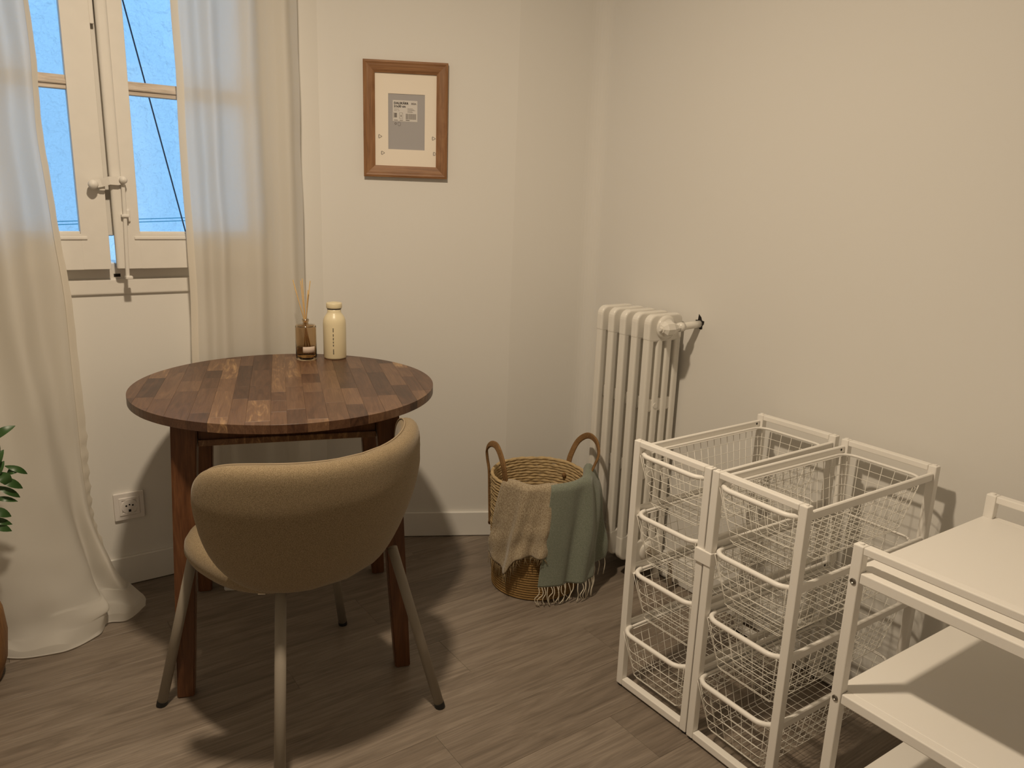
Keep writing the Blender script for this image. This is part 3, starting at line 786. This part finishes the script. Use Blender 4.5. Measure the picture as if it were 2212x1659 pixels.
# four triangle protector marks
for (x, z) in ((-0.0855, -0.054), (-0.0765, -0.107), (0.0940, -0.054), (0.0985, -0.104)):
    tri = [(x-0.004, z+0.006), (x+0.006, z), (x-0.004, z-0.006)]
    for i in range(3):
        a, b = Vector(tri[i]), Vector(tri[(i+1) % 3]); d = b-a
        fine.append(xf(box((0, -0.0062, -0.0006), (d.length, -0.0057, 0.0006)), Matrix.Translation((a.x, 0, a.y)) @ Matrix.Rotation(-math.atan2(d.y, d.x), 4, 'Y')))
    fine.append(box((x-0.0062, -0.0062, z-0.005), (x-0.0055, -0.0057, z+0.005)))
    obj('protector_mark', join(*fine), INK2, pc); fine = []

# ================================================================== RADIATOR
rd = tag(empty('radiator', (-0.497, 0.47, 0)), 'white cast iron column radiator standing in the corner by the right wall', 'radiator')
ro_ = Vector(rd.location)
def radd(name, g, m, parent=rd, smooth=False): return obj(name, ([Vector(p)-ro_ for p in g[0]], g[1]), m, parent, smooth)
YF, YB, ZB, ZT = 0.400, 0.548, 0.072, 0.935
colw = 0.0265; gap = (YB-YF-4*colw)/3
for i in range(5):
    xc = -0.604 + 0.0555*i
    parts = [prism(rrect(YF-0.001, ZT-0.088, YB+0.001, ZT, (0.012, 0.024, 0.030, 0.012), 6), 0, xc-0.0142, xc+0.0142, 0.007, 4),
             prism(rrect(YF-0.001, ZB, YB+0.001, ZB+0.095, (0.030, 0.012, 0.012, 0.030), 6), 0, xc-0.0142, xc+0.0142, 0.007, 4)]
    for c in range(4):
        ya = YF + c*(colw+gap)
        parts.append(prism(rrect(xc-0.0138, ya, xc+0.0138, ya+colw, 0.007, 4), 2, ZB+0.04, ZT-0.04))
    for zl in (0.637, 0.405):
        parts.append(box((xc-0.0085, YF+0.01, zl-0.022), (xc+0.0085, YB-0.01, zl+0.022), 0.006, 2))
        parts.append(xf(lathe([(0.0001, 0), (0.009, 0), (0.009, 0.0555), (0.0001, 0.0555)], 12), Matrix.Translation((xc if i < 4 else xc-0.04, YF+0.052, zl)) @ Matrix.Rotation(R(90), 4, 'Y')))
    radd('section', join(*parts), RADW, smooth=False)
HY = 0.470
for (z, nm) in ((0.893, 'hub'), (0.121, 'hub')):
    g = xf(lathe([(0.0001, -0.02), (0.034, -0.02), (0.034, 0.235), (0.0001, 0.235)], 28), Matrix.Translation((-0.604, HY, z)) @ Matrix.Rotation(R(90), 4, 'Y'))
    radd(nm, g, RADW, smooth=False)
xe = -0.604+0.0555*4+0.012
def lathe_x(prof, y, z, x=xe, n=28): return xf(lathe(prof, n), Matrix.Translation((x, y, z)) @ Matrix.Rotation(R(90), 4, 'Y'))
radd('end_plug', lathe_x([(0.0001, 0), (0.040, 0), (0.039, 0.010), (0.030, 0.014), (0.026, 0.014), (0.026, 0.022), (0.0001, 0.022)], HY, 0.893), RADW, smooth=True)
vx = xe+0.046
valve = radd('valve', join(lathe_x([(0.0001, 0.02), (0.016, 0.02), (0.016, 0.05), (0.0001, 0.05)], HY-0.004, 0.893, n=6),
    xf(lathe([(0.0001, -0.052), (0.0125, -0.052), (0.0145, -0.048), (0.0205, -0.043), (0.0240, -0.040), (0.0240, -0.012), (0.019, -0.004), (0.0125, 0.014), (0.0125, 0.022), (0.0001, 0.02)], 8), Matrix.Translation((vx, HY-0.012, 0.898)) @ Matrix.Rotation(R(-90), 4, 'X'))), RADW)
obj('spindle', ([Vector(p)-ro_ for p in xf(lathe([(0.0001, -0.0595), (0.0065, -0.0595), (0.0075, -0.056), (0.0075, -0.050), (0.0001, -0.050)], 12), Matrix.Translation((vx, HY-0.012, 0.898)) @ Matrix.Rotation(R(-90), 4, 'X'))[0]], lathe([(0.0001, -0.0595), (0.0065, -0.0595), (0.0075, -0.056), (0.0075, -0.050), (0.0001, -0.050)], 12)[1]), RADW, valve)
radd('pipe', join(tube([(vx, HY-0.004, 0.898), (vx, HY+0.03, 0.9), (vx+0.006, HY+0.06, 0.903), (vx+0.011, WY+0.01, 0.906)], 0.0118, 14),
                  tube([(vx+0.001, HY+0.012, 0.899), (vx+0.002, HY+0.030, 0.900)], 0.0150, 10)), RADW, smooth=True)
hl = []
for i in range(14):
    a = 2*math.pi*i/14; rr = 0.0165+0.004*math.sin(i*2.3)+(0.010 if i == 4 else 0)
    hl.append((vx+0.011+rr*math.cos(a), 0.907+rr*math.sin(a)*1.1))
radd('wall_hole', prism(hl, 1, WY-0.0012, WY+0.0005), DARKH)
radd('lower_coupling', join(lathe_x([(0.0001, 0), (0.036, 0), (0.035, 0.008), (0.027, 0.012), (0.0001, 0.012)], HY, 0.121)), RADW, smooth=True)
lv = radd('lower_valve', join(lathe_x([(0.0001, 0.01), (0.022, 0.010), (0.022, 0.026), (0.0001, 0.026)], HY, 0.121, n=6), lathe_x([(0.0001, 0.02), (0.012, 0.02), (0.012, 0.060), (0.0001, 0.060)], HY, 0.121, n=12)), CHROME)
radd('lower_pipe', tube([(xe+0.055, HY, 0.121), (xe+0.075, HY, 0.118), (xe+0.085, HY+0.02, 0.11), (xe+0.088, HY+0.03, 0.09), (xe+0.088, HY+0.03, 0.0)], 0.009, 12), CHROME, smooth=True)
for xc in (-0.604, -0.604+0.0555*4):
    for y_ in (YF+0.014, YB-0.014):
        radd('foot', xf(lathe([(0.017, 0), (0.015, 0.006), (0.010, 0.03), (0.010, 0.085)], 14), Matrix.Translation((xc, y_, 0))), RADW, smooth=True)

# ================================================================== WIRE DRAWER UNITS
def bar3(a, b, s, bev=0.0025):
    lo = [min(a[i], b[i]) for i in range(3)]; hi = [max(a[i], b[i]) for i in range(3)]
    return box(lo, hi, bev, 2)
RAILZ = (0.681, 0.518, 0.355, 0.191)
def drawer_unit(loc, rz, label):
    u = tag(empty('drawer_frame', loc, rz), label, 'frame', 'white metal drawer frames')
    Wd, D, Hh, t = 0.247, 0.51, 0.697, 0.020
    for y0 in (0.0, D-t):
        for x0 in (0.0, Wd-t):
            lg = obj('leg', box((x0, y0, 0.007), (x0+t, y0+t, Hh), 0.002), WHITEM, u)
            sx = 0.006 if x0 == 0 else Wd-0.006
            obj('cap', lathe([(0.0001, Hh+0.0028), (0.0045, Hh+0.0022), (0.005, Hh-0.001)], 12, (sx+(0.003 if x0 == 0 else -0.003), y0+t/2)), WHITEM, lg)
            obj('foot', lathe([(0.0075, 0.0), (0.0085, 0.004), (0.008, 0.010)], 12, (x0+t/2, y0+t/2)), BLACKP, lg)
        obj('top_bar', box((t+0.0004, y0, Hh-0.0145), (Wd-t-0.0004, y0+t, Hh), 0.002), WHITEM, u)
        obj('bottom_bar', box((t+0.0004, y0, 0.007), (Wd-t-0.0004, y0+t, 0.026), 0.002), WHITEM, u)
    for z in RAILZ:
        for s in (0, 1):
            xa = 0.004 if s == 0 else Wd-0.013
            xi = 0.012 if s == 0 else Wd-0.026
            rl = obj('side_rail', join(box((xa, t+0.0004, z-0.0195), (xa+0.009, D-t-0.0004, z), 0.002, 1), box((xi, t-0.010, z-0.0205), (xi+0.014, D-t-0.0004, z-0.0185), 0.0006, 1)), WHITEM, u)
            obj('bracket', box((xa+0.002, t-0.008, z-0.020), (xa+0.010, t+0.001, z-0.003), 0.001, 1), WHITEM, rl)
            obj('screw', xf(lathe([(0.0001, 0.0012), (0.003, 0.001), (0.003, 0)], 10), Matrix.Translation((xa+0.009 if s == 0 else xa, D-t-0.016, z-0.008)) @ Matrix.Rotation(R(90 if s == 0 else -90), 4, 'Y')), DARKH, rl)
    return u
def rounded_path(x0, y0, x1, y1, r, z, n=6):
    return [(x, y, z) for x, y in rrect(x0, y0, x1, y1, r, n)]
def wire_basket_mesh():
    """local origin at frame's front left; rim at z=0"""
    x0, x1, y0, y1 = 0.0205, 0.2265, 0.006, 0.492
    bx0, bx1, by0, by1, zb = 0.048, 0.199, 0.040, 0.462, -0.134
    rim = tube(rounded_path(x0, y0, x1, y1, 0.035, 0.0, 7), 0.0036, 8, True)
    gr = tube([p for p in rounded_path(x0, y0, x1, y1, 0.035, 0.0, 7) if p[1] < 0.055][-8:] + [p for p in rounded_path(x0, y0, x1, y1, 0.035, 0.0, 7) if p[1] < 0.055][:8], 0.0062, 10)
    wr = 0.0008
    W = []
    nx, ny = 6, 17
    def wire(pts): W.append(tube(pts, wr, 5))
    for i in range(nx+1):
        t = i/nx; xt = x0+0.006+(x1-x0-0.012)*t; xb = bx0+(bx1-bx0)*t
        wire([(xt, y0, 0.0), (xb, by0-0.004, zb+0.008), (xb, by0+0.006, zb), (xb, by1-0.006, zb), (xb, by1+0.004, zb+0.008), (xt, y1, 0.0)])
    for j in range(ny+1):
        t = j/ny; yt = y0+0.012+(y1-y0-0.024)*t; yb = by0+(by1-by0)*t
        wire([(x0, yt, 0.0), (bx0-0.004, yb, zb+0.008), (bx0+0.006, yb, zb), (bx1-0.006, yb, zb), (bx1+0.004, yb, zb+0.008), (x1, yt, 0.0)])
    for k in range(1, 6):
        t = k/5.3; a = lambda p, q: p+(q-p)*t
        W.append(tube(rounded_path(a(x0, bx0-0.004), a(y0, by0-0.004), a(x1, bx1+0.004), a(y1, by1+0.004), 0.02*(1-t)+0.008, zb*t, 2), wr, 5, True))
    return rim, gr, join(*W)
units = [drawer_unit((0.0, 0.0, 0), R(0.45), 'white metal drawer frame nearest the radiator, left of the pair'),
         drawer_unit((0.2515, 0.0, 0), R(-1.1), 'white metal drawer frame beside the shelf unit, right of the pair')]
gRim, gGrip, gMesh = wire_basket_mesh()
bproto = empty('wire_basket'); 
obj('rim', gRim, WHITEM, bproto, True); obj('front_grip', gGrip, WHITEM, bproto, True); obj('wire_mesh', gMesh, WIRE, bproto, True)
lev = ('top', 'second', 'third', 'lowest')
first = True
for ui, u in enumerate(units):
    for li, z in enumerate(RAILZ):
        b = bproto if first else copy_tree(bproto); first = False
        pull = (-0.008, -0.004, 0.0, -0.020)[li] if ui == 0 else (-0.008, -0.002, -0.004, -0.014)[li]
        m = Matrix.Rotation(u.rotation_euler.z, 4, 'Z')
        p = Vector(u.location) + m @ Vector((0, pull, 0))
        b.location = (p.x, p.y, z-(0.0165 if li == 0 else 0.0145)); b.rotation_euler = (0, 0, u.rotation_euler.z)
        tag(b, 'white wire basket, %s of the four in the %s drawer frame' % (lev[li], 'left' if ui == 0 else 'right'), 'basket', 'white wire drawer baskets')
# plastic clip that ties the two frames together
cp = tag(obj('connector_clip', box((0.2255, -0.003, 0.466), (0.2735, 0.0235, 0.500), 0.002), WHITEM), 'white plastic clip joining the two drawer frames at the front', 'clip')

# ================================================================== SHELF UNIT
sx0, sy0, sw, sd, sh, t = 0.642, -0.080, 0.50, 0.505, 0.698, 0.020
su = tag(empty('shelf_unit', (sx0, sy0, 0), R(-1.2)), 'white metal shelf unit with three shelves at the right edge', 'shelf unit')
for y0 in (0.0, sd-t):
    for x0 in (0.0, sw-t):
        lg = obj('leg', box((x0, y0, 0.007), (x0+t, y0+t, sh), 0.002), WHITEM, su)
        obj('cap', lathe([(0.0001, sh+0.003), (0.0048, sh+0.0024), (0.0055, sh-0.001)], 12, (x0+(0.010 if x0 == 0 else t-0.010), y0+t/2)), WHITEM, lg)
        obj('foot', lathe([(0.0075, 0.0), (0.0085, 0.004), (0.008, 0.010)], 12, (x0+t/2, y0+t/2)), BLACKP, lg)
        if y0 == 0.0:
            for z in (0.628, 0.388, 0.140):
                obj('bolt', xf(lathe([(0.0001, 0.0016), (0.002, 0.0006), (0.0035, 0.0022), (0.0056, 0.0016), (0.0060, 0)], 16), Matrix.Translation((x0+t/2, -0.0002, z)) @ Matrix.Rotation(R(90), 4, 'X')), STEEL, lg)
    obj('top_bar', box((t+0.0004, y0, sh-0.0150), (sw-t-0.0004, y0+t, sh), 0.002), WHITEM, su)
for z in (0.648, 0.402, 0.155):
    g = join(box((0.001, t+0.0005, z-0.021), (sw-0.001, sd-t-0.0005, z), 0.002), box((t+0.0008, 0.001, z-0.0205), (sw-t-0.0008, t+0.002, z-0.0003), 0.002), box((t+0.0008, sd-t-0.002, z-0.0205), (sw-t-0.0008, sd-0.001, z-0.0003), 0.002))
    obj('shelf', g, WHITEM, su)

# ================================================================== BASKET AND THROWS
BC = Vector((-0.586, 0.157)); BH = 0.393
def brad(z): return 0.1435+(0.155-0.1435)*(z/BH)
bs = tag(empty('storage_basket', (BC.x, BC.y, 0)), 'tall round woven basket with two loop handles beside the radiator', 'basket')
zb = 0.150
lowg = []
nb = 17
for k in range(nb):
    z = 0.006+(zb-0.012)*k/(nb-1)
    lowg.append(tube([((brad(z)-0.001)*math.cos(a), (brad(z)-0.001)*math.sin(a), z) for a in [2*math.pi*i/72 for i in range(72)]], 0.0052, 6, True))
lowg.append(lathe([(0.0001, 0.001), (brad(0)-0.002, 0.001), (brad(zb)-0.003, zb), (brad(zb)-0.010, zb), (brad(0)-0.010, 0.010), (0.0001, 0.010)], 72))
obj('base_band', join(*lowg), JUTE, bs, True)
coils = []
nc = 24; hz = (BH-zb)/nc
rc = random.Random(3)
for k in range(nc):
    z = zb+hz*(k+0.5); ph = rc.uniform(0, 6); n = 180
    P, RR = [], []
    for i in range(n):
        a = 2*math.pi*i/n
        wv = 0.0010*math.sin(5*a+ph)+0.0008*math.sin(11*a+2*ph)
        P.append(((brad(z)+0.6*wv)*math.cos(a), (brad(z)+0.6*wv)*math.sin(a), z+wv*0.7))
        RR.append(1.0+0.10*math.sin(30*a+ph)+0.05*math.sin(17*a))
    prof = [(0.0060*math.cos(q)*(1+0.10*math.cos(3*q)), 0.0060*math.sin(q)*(1+0.10*math.cos(3*q))) for q in [2*math.pi*j/10 for j in range(10)]]
    # twist the lobed profile along the ring so each coil reads as a rope
    V, Fq = [], []
    for i in range(n):
        a = 2*math.pi*i/n; tw = 26*a+ph
        c, s = math.cos(a), math.sin(a)
        for (q0, q1) in [(0.0060*RR[i]*math.cos(q)*(1+0.11*math.cos(3*(q-tw/3))), 0.0060*RR[i]*math.sin(q)*(1+0.11*math.cos(3*(q-tw/3)))) for q in [2*math.pi*j/12 for j in range(12)]]:
            p = P[i]; V.append((p[0]+c*q0, p[1]+s*q0, p[2]+q1))
    for i in range(n):
        for j in range(12): Fq.append((i*12+j, i*12+(j+1) % 12, ((i+1) % n)*12+(j+1) % 12, ((i+1) % n)*12+j))
    obj('rope_coil', (V, Fq), SEAG, bs, True)
# handles: flat braided straps
for ca, tilt in ((R(-104), 0.020), (R(76), 0.055)):
    ha = R(28)
    pts = []
    ctrl = []
    for (da, z, ro) in ((-1.0, 0.20, 0.010), (-1.0, 0.30, 0.011), (-1.0, 0.385, 0.012), (-1.05, 0.425, 0.012+tilt*0.25), (-0.98, 0.462, 0.010+tilt*0.6), (-0.55, 0.490, 0.004+tilt*0.9), (0.0, 0.500, 0.0+tilt), (0.55, 0.490, 0.004+tilt*0.9), (0.98, 0.462, 0.010+tilt*0.6), (1.05, 0.425, 0.012+tilt*0.25), (1.0, 0.385, 0.012), (1.0, 0.30, 0.011), (1.0, 0.20, 0.010)):
        a = ca+ha*da; rr = brad(min(z, BH))+ro
        # straight chord between the two legs above the rim
        if z > 0.40:
            e0 = Vector((math.cos(ca-ha), math.sin(ca-ha)))*(brad(BH)+0.012); e1 = Vector((math.cos(ca+ha), math.sin(ca+ha)))*(brad(BH)+0.012)
            q = (e0+e1)/2+(e1-e0)/2*da + Vector((math.cos(ca), math.sin(ca)))*(ro-0.012)
            ctrl.append(Vector((q.x, q.y, z)))
        else: ctrl.append(Vector((rr*math.cos(a), rr*math.sin(a), z)))
    pts = catmull(ctrl, 70)
    hb = obj('handle', sweep(pts, rrect(-0.0035, -0.0105, 0.0035, 0.0105, 0.003, 3), up0=(math.cos(ca-ha), math.sin(ca-ha), 0)), HANDLE, bs, True)
    for s in (-1, 1):
        a = ca+ha*s; rr = brad(0.2)+0.010
        obj('knot', xf(lathe([(0.0001, -0.009), (0.005, -0.006), (0.0065, 0), (0.005, 0.006), (0.0001, 0.009)], 10), Matrix.Translation((rr*math.cos(a), rr*math.sin(a), 0.200))), HANDLE, hb, True)
        rr = brad(0.36)-0.011
        obj('knot', xf(lathe([(0.0001, -0.010), (0.006, -0.006), (0.008, 0), (0.006, 0.006), (0.0001, 0.010)], 10), Matrix.Translation((rr*math.cos(a), rr*math.sin(a), 0.345))), HANDLE, hb, True)

def throw(name, a0, a1, hem, flare, folds, lift, nu=90, nv=70, inside=0.30, seed=0, off=0.0):
    """hem(u)->bottom z, flare(u,v)->extra radius, a0..a1 at the rim; a(u,v) may shift"""
    from mathutils import noise as N
    g = []
    for j in range(nv):
        v = j/(nv-1); row = []
        for i in range(nu):
            u = i/(nu-1)
            zb_ = hem(u)
            # path: inside the basket -> over the rim -> down outside
            if v < 0.16:
                t = v/0.16; z = inside+(BH-inside)*t; rr = brad(z)-0.014
            elif v < 0.26:
                t = (v-0.16)/0.10; th = math.pi*(1-t); z = BH+(0.012+lift(u))*math.sin(th); rr = brad(BH)+0.016*math.cos(th)
            else:
                t = (v-0.26)/0.74; z = BH+(zb_-BH)*t; rr = brad(max(z, 0))+0.016
            tt = max(0.0, (v-0.20)/0.80)
            a = a0(tt)+(a1(tt)-a0(tt))*u
            fz = folds(u, tt)
            q = N.noise(Vector((u*5+seed, v*4, seed)))*0.006*tt
            rr += off + (flare(u, tt) + fz + q if v > 0.2 else fz*0.2)
            row.append(Vector((BC.x+rr*math.cos(a), BC.y+rr*math.sin(a), z)))
        g.append(row)
    return g
sm = lambda a, b, x: (lambda t: t*t*(3-2*t))(min(1, max(0, (x-a)/(b-a))))
# beige throw, front left
hemB = lambda u: catmull([0.150, 0.118, 0.095, 0.150, 0.168, 0.172, 0.178, 0.178], 101)[int(u*100)]
gB = throw('beige', lambda t: R(-77-17*t), lambda t: R(-16+2*t), hemB, lambda u, t: 0.008*t+0.004*t*(1-u),
           lambda u, t: (0.011*t**0.6*math.sin(u*15+1.0+t)+0.006*t*math.sin(u*29+t*5)+0.0030*math.sin(t*17+u*7+2*math.sin(u*6))*sm(0.45, 0.75, t))*(1-sm(0.80, 1.0, u)), lambda u: 0.004+0.004*math.sin(u*9), seed=2, off=0.005)
tbg = tag(empty('throw_blanket', (BC.x, BC.y, 0)), 'beige melange throw draped over the left front of the woven basket', 'blanket')
o = obj('cloth', grid(gB), THROWB, tbg, True, solid=0.004); o.matrix_parent_inverse = Matrix.Translation(-Vector(tbg.location))
fr = []
rf = random.Random(9)
for i in range(0, 90, 1):
    p = gB[-1][i]; c = (Vector((p.x, p.y))-BC).normalized(); ln = rf.uniform(0.025, 0.06) if i < 45 else rf.uniform(0.01, 0.03)
    p1 = p+Vector((rf.uniform(-.006, .006)-c.x*0.004, rf.uniform(-.006, .006)-c.y*0.004, -ln*0.5)); p2 = p1+Vector((rf.uniform(-.006, .006)-c.x*0.002, rf.uniform(-.006, .006)-c.y*0.002, -ln*0.5))
    fr.append(tube([p, p1, p2], 0.0008, 4))
o = obj('yarn_fringe', join(*fr), BFRINGE, tbg, True); tag(o, kind='stuff'); o.matrix_parent_inverse = Matrix.Translation(-Vector(tbg.location))
# sage throw, front right
hemG = lambda u: catmull([0.072, 0.072, 0.070, 0.070, 0.074, 0.085, 0.105], 101)[int(u*100)]
gG = throw('sage', lambda t: R(-24-10*t), lambda t: R(60-10*t), hemG, lambda u, t: 0.012*t+0.038*math.sin(math.pi*min(1, t*0.72))*sm(0.35, 0.9, u),
           lambda u, t: 0.019*t**0.6*math.sin(u*13+0.2)*sm(0.25, 0.5, u)+0.008*t**0.5*math.sin(u*24+t*2.5)*sm(0.3, 0.6, u)+0.006*math.sin(t*9+u*6)*sm(0.5, 0.9, u), lambda u: 0.006+0.012*sm(0.6, 1, u), seed=8, inside=0.27, off=0.011)
tgg = tag(empty('throw_blanket', (BC.x, BC.y, 0)), 'sage green fringed throw draped over the right front of the woven basket', 'blanket')
o = obj('cloth', grid(gG), THROWG, tgg, True, solid=0.004); o.matrix_parent_inverse = Matrix.Translation(-Vector(tgg.location))
for i in range(27):
    u = int(1+i*(87/26)); p = gG[-1][u]; c = (Vector((p.x, p.y))-BC).normalized()
    ln = min(rf.uniform(0.052, 0.075), p.z-0.004)
    tn = Vector((-c.y, c.x, 0)); s1, s2, s3 = [rf.uniform(-0.013, 0.013) for _ in range(3)]
    P = [p+Vector((0, 0, 0.003)), p+tn*s1*0.6+Vector((c.x*0.004, c.y*0.004, -ln*0.33)), p+tn*s2+Vector((c.x*0.002, c.y*0.002, -ln*0.66)), p+tn*(s3+s2*0.4)+Vector((0, 0, -ln))]
    o = obj('tassel', tube(catmull(P, 9), 0.0015, 6), FRINGE, tgg, True); o.matrix_parent_inverse = Matrix.Translation(-Vector(tgg.location))

# ================================================================== PLANT
pt = tag(empty('potted_plant', (-0.907, -1.481, 0)), 'green leafy plant in a brown pot at the left edge', 'plant')
PO = Vector(pt.location)
obj('pot', lathe([(0.0001, 0.0), (0.105, 0.0), (0.118, 0.01), (0.135, 0.06), (0.142, 0.13), (0.138, 0.19), (0.128, 0.225), (0.120, 0.225), (0.128, 0.19), (0.120, 0.18), (0.0001, 0.18)], 48), POTW, pt, True)
obj('soil', lathe([(0.0001, 0.196), (0.08, 0.195), (0.126, 0.19)], 32), SOIL, pt)
def leaf(base, tip, wid, bend=0.012, nrm=(0.8, -0.2, 0.6)):
    b, t = Vector(base), Vector(tip); d = t-b; L_ = d.length; d.normalize()
    n = Vector(nrm); n = (n-d*n.dot(d)).normalized(); s = d.cross(n)
    rows = []
    for i in range(8):
        q = i/7; wv = wid*(math.sin(math.pi*min(1, q*0.96+0.03))**0.8)
        c = b+d*(L_*q)+n*(bend*math.sin(math.pi*q))
        rows.append([c-s*wv+n*wv*0.25, c, c+s*wv+n*wv*0.25])
    return [[p-PO for p in r_] for r_ in rows]
stems = [((-0.955, -1.50, 0.19), (-0.93, -1.40, 0.42), (-0.92, -1.325, 0.66)), ((-0.96, -1.52, 0.19), (-0.92, -1.42, 0.36), (-0.92, -1.345, 0.50)),
         ((-0.97, -1.52, 0.19), (-0.99, -1.54, 0.45), (-1.0, -1.55, 0.72)), ((-0.96, -1.53, 0.19), (-0.90, -1.60, 0.42), (-0.86, -1.65, 0.62))]
for s in stems:
    obj('stem', tube([p-PO for p in catmull([Vector(q) for q in s], 10)], 0.003, 6), STEM, pt, True)
lv_ = [((-0.92, -1.318, 0.640), (-0.92, -1.267, 0.672), 0.011), ((-0.92, -1.322, 0.650), (-0.90, -1.306, 0.615), 0.010), ((-0.92, -1.315, 0.575), (-0.915, -1.298, 0.615), 0.012), ((-0.92, -1.300, 0.570), (-0.92, -1.254, 0.540), 0.008),
       ((-0.92, -1.315, 0.555), (-0.91, -1.292, 0.523), 0.014), ((-0.92, -1.320, 0.540), (-0.915, -1.268, 0.505), 0.011), ((-0.92, -1.298, 0.548), (-0.92, -1.270, 0.552), 0.010), ((-0.92, -1.325, 0.520), (-0.92, -1.276, 0.480), 0.009),
       ((-0.92, -1.320, 0.545), (-0.925, -1.300, 0.582), 0.012), ((-0.925, -1.335, 0.486), (-0.92, -1.282, 0.470), 0.007), ((-0.925, -1.345, 0.458), (-0.915, -1.300, 0.434), 0.012), ((-0.93, -1.350, 0.430), (-0.92, -1.300, 0.410), 0.009),
       ((-0.93, -1.352, 0.420), (-0.915, -1.303, 0.394), 0.011), ((-0.93, -1.36, 0.400), (-0.91, -1.335, 0.345), 0.011), ((-0.93, -1.37, 0.46), (-0.88, -1.33, 0.49), 0.011), ((-0.93, -1.36, 0.55), (-0.90, -1.40, 0.60), 0.012)]
rl = random.Random(4)
for s in stems[2:]:
    cs = catmull([Vector(q) for q in s], 12)
    for k in range(4, 12):
        a = k*2.4; d = Vector((math.cos(a), math.sin(a), 0.35))
        lv_.append((cs[k], cs[k]+d*0.055, 0.012))
for (b, t_, wd) in lv_:
    obj('leaf', grid(leaf(b, t_, wd)), LEAF, pt, True)
